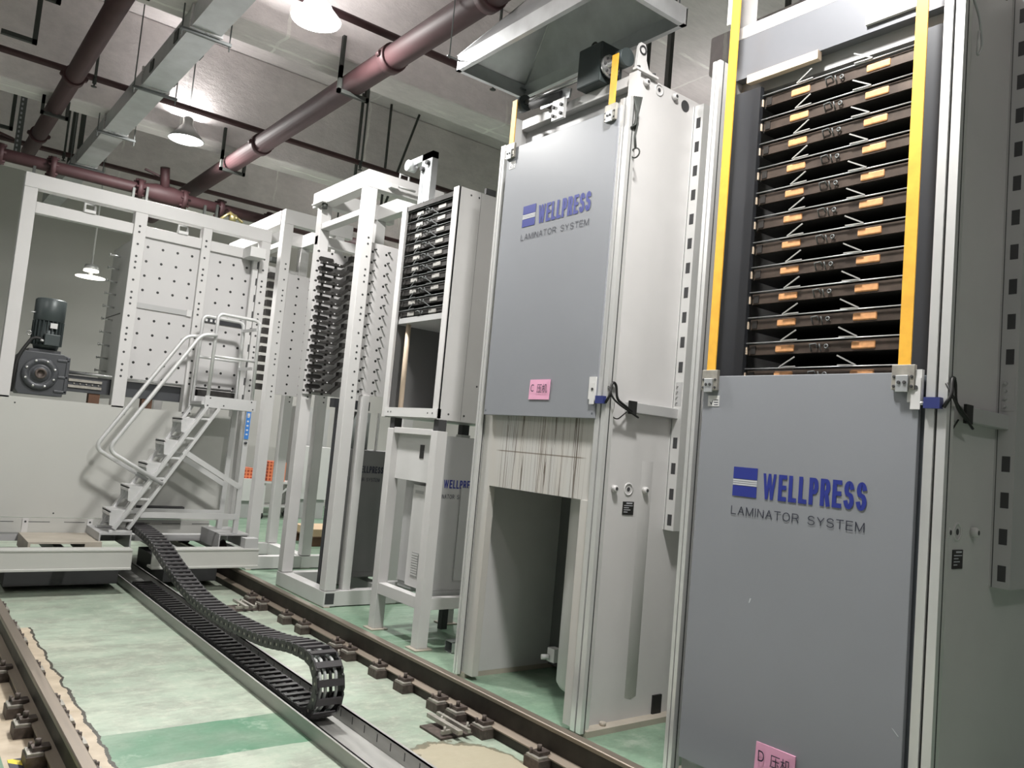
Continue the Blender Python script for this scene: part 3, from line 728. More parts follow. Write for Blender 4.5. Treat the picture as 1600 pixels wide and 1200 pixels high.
# ------------------------------------------------------------------ platen cabinet on legs
def leg_cabinet():
    t = thing('platen_cabinet', 'pale cabinet of dark platens with open lower half standing on four legs', 'cabinet', (3.44, 5.8, 0))
    xf, xb, yn, yf, z0, z1 = 3.44, 4.35, 5.36, 6.25, 1.79, 3.67
    mb = MB(); mb.box(xf, xb, yn, yn+.02, z0-.01, z1); mb.box(xf, xb, yf-.02, yf, z0-.01, z1)
    mb.box(xf-.005, xf+.02, yn, yn+.075, z0-.005, z1); mb.box(xf-.005, xf+.02, yf-.075, yf, z0-.01, z1-.02)
    mb.box(xf+.02, xb, yn+.02, yf-.02, z1-.06, z1-.02); mb.box(xb-.02, xb, yn+.02, yf-.02, z0, z1); mb.box(xf+.02, xb, yn+.02, yf-.02, z0-.01, z0+.01)
    mb.build('housing', 'white', t, .003)
    mb = MB(); mb.m = 0
    for k in range(2): mb.box(xf+.22+.2*k, xf+.222+.2*k, yn-.0006, yn+.001, z0, z1)
    for (x, z) in ((xf+.12, 3.62), (xf+.2, 3.62), (xf+.35, 2.08), (xf+.1, 1.83), (xf+.25, 1.83), (xf+.4, 1.83)): mb.lathe((x, yn, z), (0, -1, 0), [(0, .002), (.009, .002)], 8)
    mb.box(3.7, 3.8, yn-.005, yn+.02, z1-.0, z1+.05)
    mb.build('panel_screw', 'dark', t)
    MB().box(xf+.03, xb-.02, yn+.02, yf-.02, 2.60, 2.66).build('shelf_plate', 'body', t)
    MB().box(xf+.05, xb-.02, yn+.02, yn+.028, z0+.01, 2.6).box(xf+.05, xb-.02, yf-.028, yf-.02, z0+.01, 2.6).box(xb-.03, xb-.02, yn+.02, yf-.02, z0+.01, 2.6).build('lining', 'darkbody', t)
    mb = MB(); mb.box(xf-.012, xf+.03, yn-.0, yf-.06, z0, z0+.075); mb.m = 1
    for y in (yn+.06, yn+.13, yf-.12, yf-.17): mb.lathe((xf-.012, y, z0+.037), (-1, 0, 0), [(0, .001), (.008, .001)], 8)
    mb.build('front_rail', ['whiter', 'dark'], t)
    mb = MB(); mb.cyl((xf+.09, yf-.15, z0+.01), (xf+.09, yf-.15, 2.6), .022, 10); mb.build('guide_rod', 'peach', t)
    p0 = platen_proto(t, yf-.08, yn+.08, 3.56, 'padgrey', xf+.03, True)
    for k in range(1, 10): copy_tree(p0, t, (0, 0, -k*.0985))
    mb = MB(); mb.box(xf, xf+.1, yn+.08, yf-.08, 3.6, 3.64); mb.build('top_rail', 'iron', t)
    # legs and stretchers
    lx, ly = (3.44, 4.15), (5.335, 6.03); wd = .095
    for x in lx:
        for y in ly:
            mb = MB(); mb.box(x, x+wd, y, y+wd, .012, 1.69); mb.m = 1; mb.box(x-.03, x+wd+.03, y-.03, y+wd+.03, 0, .012); mb.m = 2; mb.box(x+.01, x+wd-.01, y+.01, y+wd-.01, 1.69, 1.78)
            mb.build('leg', ['white', 'tan', 'dark'], t, .004)
    mb = MB(); z = .345
    mb.box(3.45, 3.525, ly[0]+wd, ly[1], z-.045, z+.045); mb.box(4.16, 4.235, ly[0]+wd, ly[1], z-.045, z+.045)
    for y in ly: mb.box(3.44+wd, 4.15, y+.01, y+wd-.01, z-.045, z+.045)
    mb.box(3.45, 3.53, ly[0]+wd, ly[1], 1.65, 1.70)
    mb.build('stretcher', 'white', t, .003)
    mb = MB(); mb.box(3.50, 3.515, ly[0]+wd, ly[1], 1.27, 1.65); mb.build('apron', 'whiter', t)
    mb = MB(); mb.box(3.496, 3.5, 5.60, 5.66, 1.46, 1.57); mb.build('rating_plate', 'skin_dark', t)
    # bracket with pulley on the top
    mb = MB(); mb.box(3.50, 3.56, 5.93, 6.10, z1-.06, 4.12); mb.box(3.50, 3.56, 5.93, 6.36, 4.06, 4.12); mb.m = 1
    mb.box(3.494, 3.50, 6.06, 6.10, z1-.02, 4.0); mb.cyl((3.50, 6.22, 4.03), (3.42, 6.22, 4.03), .05, 14); mb.m = 2
    for (y, z) in ((6.06, 3.98), (5.98, 4.02)): mb.cyl((3.50, y, z), (3.47, y, z), .022, 8)
    mb.build('pulley_bracket', ['galv', 'galv', 'dark'], t)
leg_cabinet()

def lower_box(x0, y0, x1, y1, z0, z1, label, txt_x, txtw, zt, letters, paint='body'):
    t = thing('control_cabinet', label, 'cabinet', (x0, y0, 0))
    mb = MB(); mb.box(x0, x1, y0, y1, z0, z1); mb.box(x0+.01, x1, y0-.0, y1, z0-.05, z0); mb.build('enclosure', paint, t, .004)
    for y in (y0+.06, y1-.12): MB().box(x1-.10, x1-.04, y, y+.06, 0, z0-.05).build('foot', 'dark', t)
    mb = MB(); strokes(mb, 'WELLPRESS', (txt_x, y0-.0005, zt), (txtw, 0, 0), (0, 0, .068), .165, .34); mb.build('brand_lettering', letters, t)
    mb = MB(); strokes(mb, 'LAMINATOR', (txt_x-.09, y0-.0005, zt-.085), (txtw*.62, 0, 0), (0, 0, .035), .11, .3); strokes(mb, 'SYSTEM', (txt_x-.09+txtw*.70, y0-.0005, zt-.085), (txtw*.5, 0, 0), (0, 0, .035), .11, .3); mb.build('small_lettering', 'ink', t)
    return t
cab = lower_box(3.60, 5.47, 4.12, 6.0, .42, 1.66, 'grey machine cabinet between the legs of the platen cabinet', 3.632, .33, 1.24, 'blue')
MB().box(3.802, 4.10, 5.455, 5.47, .50, 1.25).build('shade_plate', 'body', cab)  # added plate standing in for the shaded end of the cabinet side
mb = MB(); mb.box(3.545, 3.60, 5.50, 5.78, .42, 1.24); vb = mb.build('vent_box', 'whiter', cab, .003); vb['label'] = 'cream narrow box on the cabinet front'
mb = MB(); mb.box(3.541, 3.545, 5.60, 5.70, .50, .70); mb.m = 1
for k in range(9): mb.box(3.538, 3.541, 5.605, 5.695, .515+k*.02, .525+k*.02)
mb.build('louvre', ['body', 'whiter'], vb)
MB().box(3.542, 3.545, 5.62, 5.74, 1.17, 1.195).build('name_strip', 'body', vb)
tank = lower_box(3.76, 7.28, 4.30, 7.80, .25, 1.46, 'dark grey machine cabinet behind the tall white rack posts', 3.785, .30, 1.235, 'ink', 'darkbody')
MB().cyl((3.90, 7.52, 1.455), (3.90, 7.52, 1.84), .095, 20).build('ram_column', 'motorlight', tank)
mb = MB(); mb.box(3.78, 3.80, 7.30, 7.32, 1.46, 1.84); mb.box(3.98, 4.0, 7.30, 7.32, 1.46, 1.84); mb.build('column_guard', 'whiter', tank)
t = thing('steel_tube', 'short open rectangular steel tube lying on floor behind cabinet legs', 'tube', (3.8, 5.25, 0))
mb = MB(); x0, x1, y0, y1, z0, z1 = 3.66, 4.3, 5.18, 5.28, 0, .085
for (a, b, c, d) in ((y0, y1, z0, z0+.005), (y0, y1, z1-.005, z1), (y0, y0+.005, z0, z1), (y1-.005, y1, z0, z1)): mb.box(x0, x1, a, b, c, d)
mb.build('wall', 'galv', t)

# ------------------------------------------------------------------ loader racks of tall perforated posts
def holes_y(mb, x, y, zs, r=.0105):
    for z in zs: mb.lathe((x, y, z), (0, -1, 0), [(0, .0012), (r, .0012)], 10)
def zholes(z0, z1):
    out = []; z = z0; k = 0
    pat = (.06, .06, .125, .125)
    while z < z1: out.append(z); z += pat[k % 4]*1.0; k += 1
    return out
def perf_support(t, x0, x1, y, z0, z1, pegs):
    MB().box(x0, x1, y, y+.02, z0, z1).build('perforated_panel', 'perf_rack', t)
    if pegs:
        mb = MB(); k = 0
        while z0+.05+k*.105 < z1:
            z = z0+.05+k*.105
            for x in (x0+.05, x0+.2): mb.cyl((x, y, z), (x, y-.035, z-.002), .0085, 6)
            k += 1
        mb.build('support_peg', 'hanger', t)
def loader_rack(ys, xr, label, trays, tall=3.98, open_end=True):
    ya, yb = ys; w = .115
    t = thing('loader_rack', label, 'rack', (3.4, ya, 0))
    for x in (3.40, xr):
        for y in (ya, yb):
            mb = MB(); mb.box(x, x+w, y, y+w, .15, tall); mb.m = 1
            holes_y(mb, x+w*.6, y, zholes(1.95, 3.55))
            mb.build('post', ['white', 'dark'], t, .005)
    mb = MB()
    for y in (ya, yb): mb.box(3.40, xr+w+.1, y, y+w, tall, tall+.17)
    mb.build('cross_beam', 'white', t, .004)
    mb = MB(); mb.box(3.39, 3.40+w, ya+w, yb+w*2, tall, tall+.165); mb.box(xr, xr+w, ya+w, yb, tall, tall+.165); mb.box(3.40, xr, yb+.02, yb+w-.02, tall-.42, tall-.32); mb.box(3.41, 3.40+w-.01, ya+w, yb, tall-.26, tall-.20)
    mb.build('side_beam', 'white', t, .004)
    mb = MB(); mb.box(3.395, 3.40+w, ya-.01, yb+w, .01, .145); mb.box(xr, xr+w, ya-.01, yb+w, .01, .145); mb.box(3.40+w, xr+.3, ya, ya+w, .01, .145); mb.box(3.40+w, xr, yb, yb+w, .01, .145)
    mb.m = 1; mb.box(3.41, 3.50, ya-.011, ya-.009, .03, .13)
    mb.build('base_frame', ['white', 'dark'], t, .004)
    mb = MB(); mb.box(3.40, 3.46, ya-.02, yb+w, .0, .01); mb.box(xr, xr+w, ya, yb+w, 0, .01); mb.build('shim_plate', 'tan', t)
    return t
t = loader_rack((6.92, 7.92), 4.05, 'tall white rack with open top frame beside the platen cabinet', True)
MB().box(3.60, 3.68, 6.96, 7.04, .145, 1.99).build('inner_post', 'white', t, .004)
perf_support(t, 3.53, 3.90, 6.98, 1.99, 3.47, True)
perf_support(t, 3.40, 3.95, 7.90, 1.98, 3.50, False)
mb = MB(); x, z = 3.42, 3.36
mb.box(x, x+.24, 7.80, 7.86, z-.012, z+.010); mb.bar((x+.235, 7.83, z-.004), (x+.335, 7.83, z+.085), .06, .026); mb.box(x+.315, x+.365, 7.79, 7.87, z+.075, z+.125)
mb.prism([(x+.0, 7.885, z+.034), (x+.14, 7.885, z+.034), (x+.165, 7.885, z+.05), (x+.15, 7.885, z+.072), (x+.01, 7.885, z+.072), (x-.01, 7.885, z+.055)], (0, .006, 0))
for a in (.04, .17): mb.box(x+a, x+a+.018, 7.86, 7.88, z-.03, z+.03)
mb.m = 1
for a in (.05, .19): mb.cyl((x+a, 7.80, z), (x+a, 7.793, z), .007, 8)
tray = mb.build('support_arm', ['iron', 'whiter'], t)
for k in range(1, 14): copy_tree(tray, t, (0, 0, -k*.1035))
mb = MB(); mb.box(3.34, 3.46, 7.80, 8.06, 3.985, 3.998); mb.m = 1; mb.cyl((3.40, 7.86, 3.93), (3.40, 7.86, 3.985), .03, 10); mb.build('cap_plate', ['whiter', 'hanger'], t)
mb = MB(); mb.box(3.62, 3.70, 6.86, 6.92, 4.02, 4.06); mb.cyl((3.63, 6.88, 4.05), (3.9, 6.88, 4.05), .012, 8); mb.sweep([(3.75, 6.94, 4.155), (3.75, 6.94, 4.20), (3.85, 6.94, 4.20), (3.85, 6.94, 4.155)], .012, 6); mb.build('lifting_handle', 'whiter', t)
mb = MB(); mb.box(3.62, 3.70, 7.5, 7.56, .0, 1.95); mb.box(3.66, 3.74, 7.45, 7.52, 1.0, 1.35); mb.box(3.55, 3.95, 7.45, 7.55, 1.86, 1.95); mb.build('lift_mast', 'jamb', t)
t = loader_rack((8.93, 9.95), 4.05, 'tall white rack standing beyond the transfer car, farther from camera', False, 3.96)
perf_support(t, 3.54, 3.93, 9.1, 1.99, 3.42, False)
mb = MB()
for k in range(13): mb.box(3.405, 3.535, 9.22, 9.30, 2.03+k*.11, 2.10+k*.11)
mb.build('shelf_edge', 'iron', t)
mb = MB(); mb.box(3.40, 3.54, 9.20, 9.32, 3.55, 3.6); mb.build('stop_bar', 'hanger', t)

# ------------------------------------------------------------------ transfer car
def car():
    t = thing('transfer_car', 'wide pale transfer car with perforated panels riding on the floor rails', 'transfer car', (2.0, 9.2, .14))
    Y = 8.8; yb = 10.05
    # chassis
    mb = MB()
    for y in (7.80, 9.9):
        for x0, x1 in ((.15, 1.93), (2.10, 3.09)): mb.box(x0, x1, y, y+.15, .388, .405); mb.box(x0, x1, y-.012, y+.15, .225, .245); mb.box(x0, x1, y+.006, y+.03, .24, .39)
    mb.build('chassis_beam', 'panel', t, .003)
    mb = MB()
    for x in (.6, 1.4, 2.4, 2.98): mb.box(x, x+.08, 7.83, 10.0, .24, .34)
    mb.box(.3, 3.2, 8.79, 10.0, .34, .40); mb.build('deck', 'body', t)
    mb = MB()
    for x in (.82, 2.93):
        for y in (8.5, 9.7): mb.lathe((x-.05, y, .291), (1, 0, 0), [(0, 0), (.105, 0), (.105, .012), (.0905, .016), (.0905, .084), (.105, .088), (.105, .1), (0, .1)], 24)
    mb.build('wheel', 'rail_web', t)
    # front panel and skirt
    mb = MB(); mb.box(.45, 3.02, Y, Y+.02, .56, 1.68); mb.build('front_panel', 'panel', t)
    mb = MB(); mb.box(.45, 2.90, Y-.012, Y+.02, .42, .555); mb.m = 1
    for k in range(8): mb.box(.62+k*.30, .80+k*.30, Y-.0125, Y-.0115, .515, .521)
    for x in (.5, 1.17, 1.72): mb.m = 2; mb.box(x, x+.05, Y-.02, Y-.012, .42, .55); mb.m = 1; mb.lathe((x+.025, Y-.02, .52), (0, -1, 0), [(0, .001), (.01, .001)], 8)
    mb.build('skirt', ['panel', 'dark', 'white'], t)
    mb = MB()
    for (x, z) in ((1.42, .60), (1.93, 1.60), (.98, 1.62), (2.6, 1.6)): mb.lathe((x, Y, z), (0, -1, 0), [(0, .003), (.008, .002)], 8)
    mb.build('panel_screw', 'dark', t)
    mb = MB(); mb.box(1.15, 1.74, 8.14, 8.78, .405, .42); mb.box(1.15, 1.17, 8.14, 8.78, .30, .405); mb.box(1.60, 1.74, 8.14, 8.78, .30, .405); mb.build('step_plate', 'tan', t)
    mb = MB(); mb.box(2.15, 2.6, 8.7, 8.79, .60, .70); mb.build('cable_entry', 'dark', t)
    mb = MB(); mb.box(1.0, 1.9, 8.1, 9.1, .05, .235); mb.box(2.3, 2.8, 8.1, 9.1, .05, .235); mb.build('undercarriage_shade', 'dark', t)  # dark running gear, set forward to stand in for shade under the car
    mb = MB(); mb.box(2.93, 3.10, Y-.22, Y+.02, 3.42, 3.53); mb.build('cable_head_box', 'whiter', t, .004)
    # brackets that carry the ladder
    mb = MB()
    for x0, x1 in ((1.72, 2.0), (2.82, 3.12)): mb.box(x0, x1, 8.2, 8.78, .478, .495); mb.box(x0, x0+.012, 8.2, 8.78, .343, .478); mb.box(x1-.012, x1, 8.2, 8.78, .343, .478)
    mb.box(2.95, 3.08, 7.82, 7.95, .405, .50)
    mb.build('ladder_bracket', 'body', t)
    # posts
    for i, (x0, x1) in enumerate(((.815, .93), (1.80, 1.92), (2.48, 2.575), (3.12, 3.225))):
        for y in ((Y,) if i < 2 else (Y, yb-.12)):
            mb = MB(); mb.box(x0, x1, y, y+.12, 1.66 if i < 3 else .56, 3.66); mb.m = 1
            if i in (1, 2, 3) and y == Y: holes_y(mb, x0+(x1-x0)*.45, y, zholes(1.98, 3.55), .012)
            mb.build('post', ['white', 'dark'], t, .005)
    mb = MB(); mb.box(3.04, 3.10, Y-.03, Y+.02, 1.75, 3.45); mb.m = 1
    for k in range(9): mb.box(3.085, 3.101, Y-.031, Y-.029, 1.85+k*.185, 1.93+k*.185)
    mb.build('slotted_channel', ['white', 'dark'], t)
    # top frame
    mb = MB()
    mb.box(.815, 3.225, Y, Y+.12, 3.66, 3.80); mb.box(.93, 3.12, Y+.02, Y+.10, 3.43, 3.54); mb.box(2.48, 3.225, yb-.12, yb, 3.43, 3.54)
    mb.box(3.12, 3.225, Y+.12, yb-.12, 3.66, 3.80)
    mb.build('top_frame', 'white', t, .005)
    mb = MB()
    for x in (1.39, 2.28): mb.sweep([(x-.045, Y+.03, 3.55), (x-.045, Y+.03, 3.63), (x+.045, Y+.03, 3.63), (x+.045, Y+.03, 3.55)], .014, 6); mb.box(x-.05, x+.05, Y+.0, Y+.02, 3.54, 3.57)
    mb.build('lifting_lug', 'whiter', t)
    # perforated panels
    MB().box(1.92, 2.48, Y+.05, Y+.07, 1.97, 3.43).build('perforated_panel', 'perf_car', t)
    MB().box(2.575, 3.12, Y+.05, Y+.07, 1.97, 3.43).build('perforated_panel', 'perf_car', t)
    mb = MB(); mb.box(1.92, 2.42, Y+.035, Y+.05, 2.695, 2.75); mb.m = 1; mb.box(2.42, 2.47, Y+.03, Y+.05, 2.69, 2.76); mb.m = 2; mb.box(2.58, 3.1, Y+.035, Y+.05, 2.66, 2.71); mb.m = 1
    for k in range(3): mb.box(2.62+k*.05, 2.645+k*.05, Y+.034, Y+.035, 2.672, 2.70)
    mb.build('joint_strip', ['body', 'whiter', 'jamb'], t)
    mb = MB(); mb.box(1.86, 1.88, Y+.12, yb-.12, 1.75, 3.43); mb.m = 1
    for k in range(11): mb.cyl((1.86, 9.55, 3.30-k*.14), (1.76, 9.55, 3.305-k*.14), .010, 6); mb.lathe((1.76, 9.55, 3.305-k*.14), (-1, 0, 0), [(.018, 0), (.018, .012), (0, .012)], 8)
    mb.m = 2; mb.box(1.855, 1.86, 9.0, 9.9, 2.65, 2.655); mb.m = 3; mb.box(1.855, 1.86, Y+.15, Y+.28, 3.17, 3.33)
    mb.build('side_panel', ['white', 'steel', 'dark', 'dark'], t)
    # roller beam
    mb = MB(); mb.box(1.36, 3.12, Y+.15, Y+.27, 1.78, 1.94); mb.build('roller_beam', 'gear', t)
    mb = MB(); mb.cyl((1.36, Y+.13, 1.965), (3.10, Y+.13, 1.965), .018, 10); mb.build('drive_rod', 'steel', t)
    mb = MB(); mb.box(1.42, 1.72, Y+.135, Y+.15, 1.82, 1.845); mb.box(1.42, 1.72, Y+.135, Y+.15, 1.88, 1.905)
    for k in range(5): mb.cyl((1.47+k*.055, Y+.15, 1.862), (1.47+k*.055, Y+.13, 1.862), .007, 6)
    mb.build('rack_strip', 'plate', t)
    mb = MB(); 
    for x in (1.62, 2.12): mb.box(x, x+.1, Y+.16, Y+.26, 1.6, 1.78)
    mb.build('beam_support', 'wood', t)
    mb = MB(); mb.box(2.62, 3.08, Y+.0, Y+.12, 1.80, 1.93); mb.build('bumper', 'iron', t)
    # motor and gearbox
    g = MB(); gx0, gx1 = .965, 1.385; gy0, gy1 = Y+.03, Y+.33
    g.prism([(gx0+.03, gy0, 1.71), (gx1-.02, gy0, 1.71), (gx1-.02, gy0, 1.78), (gx1, gy0, 1.80), (gx1, gy0, 2.10), (gx1-.05, gy0, 2.12), (gx0+.04, gy0, 2.12), (gx0, gy0, 2.08), (gx0, gy0, 1.75)], (0, gy1-gy0, 0))
    for z in (1.76, 1.90, 2.06): g.box(gx1-.10, gx1+.01, gy0-.01, gy0+.05, z-.012, z+.012)
    g.box(gx1-.02, gx1+.012, gy0-.01, gy1, 1.74, 2.10)
    gb = g.build('gearbox', 'gear', t, .006)
    mb = MB(); c = (1.155, gy0, 1.915)
    mb.lathe(c, (0, -1, 0), [(.155, 0), (.155, .022), (.10, .026), (.098, .02), (.075, .02), (.07, .045), (.045, .05)], 36); mb.build('output_flange', 'gear', gb)
    mb = MB(); mb.lathe(c, (0, -1, 0), [(.05, .045), (.05, .056), (.032, .056), (.03, .03), (0, .03)], 24); mb.build('hollow_shaft', 'clamp', gb)
    mb = MB()
    for k in range(8): a = PI/8+k*PI/4; mb.lathe((c[0]+.127*math.cos(a), gy0-.02, c[2]+.127*math.sin(a)), (0, -1, 0), [(0, .012), (.013, .012), (.013, 0)], 8)
    mb.build('flange_bolt', 'steel', gb)
    mx, my = 1.19, gy0+.15
    mb = MB(); mb.box(mx-.15, mx+.12, my-.12, my+.12, 2.12, 2.15); mb.build('motor_foot', 'gear', gb)
    mb = MB(); mb.lathe((mx, my, 2.15), (0, 0, 1), [(.0, 0), (.10, 0), (.115, .05), (.115, .29), (.0, .29)], 28)
    for k in range(22):
        a = k*2*PI/22; mb.bar((mx+.122*math.cos(a), my+.122*math.sin(a), 2.20), (mx+.122*math.cos(a), my+.122*math.sin(a), 2.43), .008, .03, (math.cos(a), math.sin(a), 0))
    mo = mb.build('motor_body', 'motor', gb)
    mb = MB(); mb.lathe((mx, my, 2.43), (0, 0, 1), [(.128, 0), (.135, .01), (.135, .205), (.12, .22), (0, .225)], 28); mb.build('fan_cowl', 'motor', gb)
    mb = MB(); mb.box(mx-.04, mx+.09, my-.185, my-.11, 2.19, 2.30); mb.build('terminal_box', 'motor', gb, .006)
    mb = MB(); mb.box(mx-.0, mx+.06, my-.140, my-.134, 2.36, 2.41); mb.build('motor_plate', 'whiter', gb)
    mb = MB(); mb.sweep(lumps([((mx-.04, my-.15, 2.24), 0), ((mx-.13, my-.15, 2.26), .05), ((mx-.24, my-.15, 2.05), .1), ((mx-.25, my-.15, 1.72), 0)]), .016, 8); mb.build('motor_cable', 'black', gb)
    mb = MB(); mb.torus((mx-.155, my-.02, 2.30), (0, 1, 0), .02, .005, 12, 6); mb.cyl((mx-.13, my-.08, 2.50), (mx-.17, my-.08, 2.495), .008, 6); mb.cyl((mx-.07, my-.16, 2.235), (mx-.035, my-.16, 2.225), .014, 8); mb.build('motor_fitting', 'steel', gb)
    return t
car()

# ------------------------------------------------------------------ platform ladder
def ladder():
    t = thing('platform_ladder', 'aluminium platform ladder with tubular handrails standing on the transfer car', 'ladder', (2.4, 8.4, .495))
    yn, yf = 8.25, 8.60
    zb = .497
    for y, dx in ((yn, 0), (yf, -.045)):
        mb = MB(); d = Vector((.70, 0, 1.22)); a = Vector((1.845+dx, y, zb+.03)); b = a+Vector((.715, 0, 1.22))
        mb.bar(a, b, .03, .066, (0, 1, 0)); off = Vector((.122, 0, 0)); mb.bar(a+off, b+off*1.0, .03, .06, (0, 1, 0))
        for k in range(6): q = a.lerp(b, (k+.4)/6); mb.bar(q, q+off, .02, .03, (0, 1, 0))
        mb.box(a.x-.04, a.x+.16, y-.02, y+.02, zb, zb+.02)
        mb.build('stringer', 'ladder', t, .002)
        mb = MB(); mb.bar((2.99+dx, y, zb), (2.985+dx*.4, y, 1.78), .035, .05, (1, 0, 0)); mb.build('rear_leg', 'ladder', t, .002)
        mb = MB(); mb.bar((2.06+dx, y-.018, .665), (2.985+dx, y-.018, .665), .012, .055); mb.bar((2.385+dx, y-.02, 1.295), (2.98+dx, y-.02, .965), .012, .05)
        mb.build('brace', 'ladder', t)
        zt = 0
        mb = MB(); p = [((2.225+dx, y-.035, .965), 0), ((1.70+dx, y-.035, 1.26), .09), ((2.42+dx, y-.035, 2.46), .07), ((2.57+dx, y-.035, 2.475), 0)]
        mb.sweep(lumps(p), .020, 10); mb.build('handrail', 'ladder', t)
        mb = MB(); mb.sweep(lumps([((2.56+dx, y, 1.80), 0), ((2.57+dx, y, 2.70), .06), ((3.0+dx, y, 2.69), .06), ((3.01+dx, y, 1.80), 0)]), .0185, 10)
        mb.cyl((2.566+dx, y, 2.265), (3.004+dx, y, 2.265), .0145, 10); mb.build('guard_rail', 'ladder', t)
    mb = MB(); mb.bar((2.985, yn, 2.60), (2.955, yf, 2.60), .02, .03); mb.bar((2.985, yn, 2.19), (2.955, yf, 2.19), .02, .03); mb.build('end_rail', 'ladder', t)
    mb = MB(); mb.box(2.53, 3.05, yn-.025, yn-.015, 1.745, 1.86); mb.box(2.49, 3.03, yf+.015, yf+.025, 1.745, 1.86); mb.box(2.50, 3.04, yn-.015, yf+.015, 1.77, 1.80); mb.box(3.03, 3.04, yn-.015, yf+.015, 1.745, 1.86)
    mb.m = 1
    for x, z in ((2.58, 1.84), (2.56, 1.765), (3.0, 1.84), (3.02, 1.765), (2.72, 1.775)): mb.lathe((x, yn-.025, z), (0, -1, 0), [(0, .002), (.008, .002)], 8)
    mb.build('platform', ['ladder', 'dark'], t)
    for k in range(5):
        z = .69+k*.2305; x = 1.845+(z-zb)*.586-.03
        mb = MB(); mb.box(x-.13, x+.07, yn+.015, yf-.015, z-.012, z+.012)
        for y in (yn+.016, yf-.026): mb.prism([(x-.128, y, z-.01), (x+.05, y, z-.01), (x-.045, y, z-.15), (x-.12, y, z-.13)], (0, .010, 0))
        mb.box(x-.13, x-.12, yn+.015, yf-.015, z-.04, z); mb.build('tread', 'ladder', t)
    mb = MB(); mb.box(2.963, 3.009, yn-.0275, yn-.0255, 1.46, 1.74); mb.m = 1
    for k in range(5): mb.box(2.975, 2.995, yn-.0285, yn-.0275, 1.50+k*.045, 1.515+k*.045)
    mb.box(2.973, 2.999, yn-.0285, yn-.0275, 1.69, 1.725); mb.build('safety_label', ['bluelabel', 'whiter'], t)
    mb = MB(); mb.lathe((2.986, yn-.026, 1.42), (0, -1, 0), [(.016, 0), (.016, .004), (0, .004)], 12); mb.build('leg_badge', 'gear', t)
ladder()

# ------------------------------------------------------------------ ceiling services
def hanger(mb, x, y, z, wx, ztop, drop=None):
    mb.box(x-wx, x-wx+.03, y-.02, y+.02, z-.02, ztop); mb.box(x+wx-.03, x+wx, y-.02, y+.02, z-.02, z+.3); mb.box(x-wx, x+wx, y-.02, y+.02, z-.02, z+.015)
def main_pipe(x, z, r, label, ys, coups, y0=-6, y1=13.8):
    t = thing('sprinkler_main_pipe', label, 'pipe', (x, 0, z))
    MB().cyl((x, y0, z), (x, y1, z), r, 24).build('pipe_run', 'pipe', t)
    for y in coups:
        mb = MB(); mb.cyl((x, y-.05, z), (x, y+.05, z), r+.018, 24)
        for s in (-1, 1): mb.cyl((x+s*(r+.02), y-.025, z), (x+s*(r+.02), y+.025, z), .022, 8)
        mb.build('pipe_coupling', 'pipe', t)
    for y in ys:
        mb = MB(); hanger(mb, x, y, z-r-.005, r+.05, z+.12); mb.box(x-r-.05, x-r-.02, y-.02, y+.02, z, 5.20 if x > 2 else (5.0 if y > 8 else 6.195)); mb.build('pipe_bracket', 'hanger', t)
    return t
main_pipe(3.05, 4.80, .105, 'thick red-brown pipe running diagonally across the middle of the ceiling', [2.88, 6.70, 9.93], [4.6, 9.0, 6.0])
main_pipe(1.12, 4.90, .085, 'thick red-brown pipe at upper left of ceiling, left of the duct', [6.6, 10.1], [9.0, 11.3], 4.0, 12.2)
def branch(y, z, x0, x1, r, label, drops, name='sprinkler_branch_pipe'):
    t = thing(name, label, 'pipe', (0, y, z))
    MB().cyl((x0, y, z), (x1, y, z), r, 14).build('pipe_run', 'pipe', t)
    for x, s in drops:
        mb = MB(); mb.cyl((x, y-r-.02, z), (x, y-r-.02, 6.195), .014, 8); mb.cyl((x, y-.03, z), (x, y-.03, z-.07), .02, 8); mb.lathe((x, y-.03, z-.07), (0, 0, -1), [(.008, 0), (.008, .03), (.03, .03), (.03, .034), (0, .034)], 10)
        mb.build('sprinkler_drop', 'hanger', t)
    return t
branch(9.35, 5.08, -4, 7.5, .034, 'thin brown branch pipe across the ceiling between the first and second lamps', [(1.35, 1), (4.45, 1)])
branch(6.16, 5.08, -4, 7.5, .034, 'thin brown branch pipe crossing nearest the camera beside the brightest lamp', [(-.5, 1), (4.2, 1)])
branch(12.42, 5.06, -4, 8.5, .034, 'thin brown branch pipe farthest back above the transfer car', [(1.55, 1), (5.6, 1), (6.2, 1)])
t = branch(11.25, 4.54, -4, 8.0, .075, 'thick brown header pipe with flanged valves above the transfer car', [], 'header_pipe')
mb = MB()
for x in (.55, .75, 1.30, 2.30, 2.86, 3.35, 4.05): 
    mb.cyl((x-.03, 11.25, 4.54), (x+.03, 11.25, 4.54), .13, 16)
    for k in range(6): a = k*PI/3; mb.cyl((x-.06, 11.25+.11*math.cos(a), 4.54+.11*math.sin(a)), (x+.06, 11.25+.11*math.cos(a), 4.54+.11*math.sin(a)), .016, 6)
mb.build('pipe_flange', 'pipe', t)
mb = MB(); mb.lathe((2.62, 11.25, 4.54), (1, 0, 0), [(.08, -.3), (.12, -.12), (.125, .1), (.08, .3)], 16); mb.cyl((2.62, 11.25, 4.54), (2.55, 11.1, 4.86), .06, 10)
for x in (2.45, .72): mb.bar((x-.12, 11.2, 4.80), (x+.14, 11.2, 4.74), .03, .025)
mb.build('valve_body', 'pipe', t)
mb = MB()
for x in (2.2, 3.1): mb.box(x, x+.03, 11.1, 11.14, 4.2, 4.5); mb.box(x+.16, x+.19, 11.1, 11.14, 4.2, 4.55); mb.box(x, x+.19, 11.1, 11.14, 4.2, 4.24)
mb.box(1.1, 1.13, 11.2, 11.24, 4.2, 4.55)
mb.build('pipe_stand', 'hanger', t)
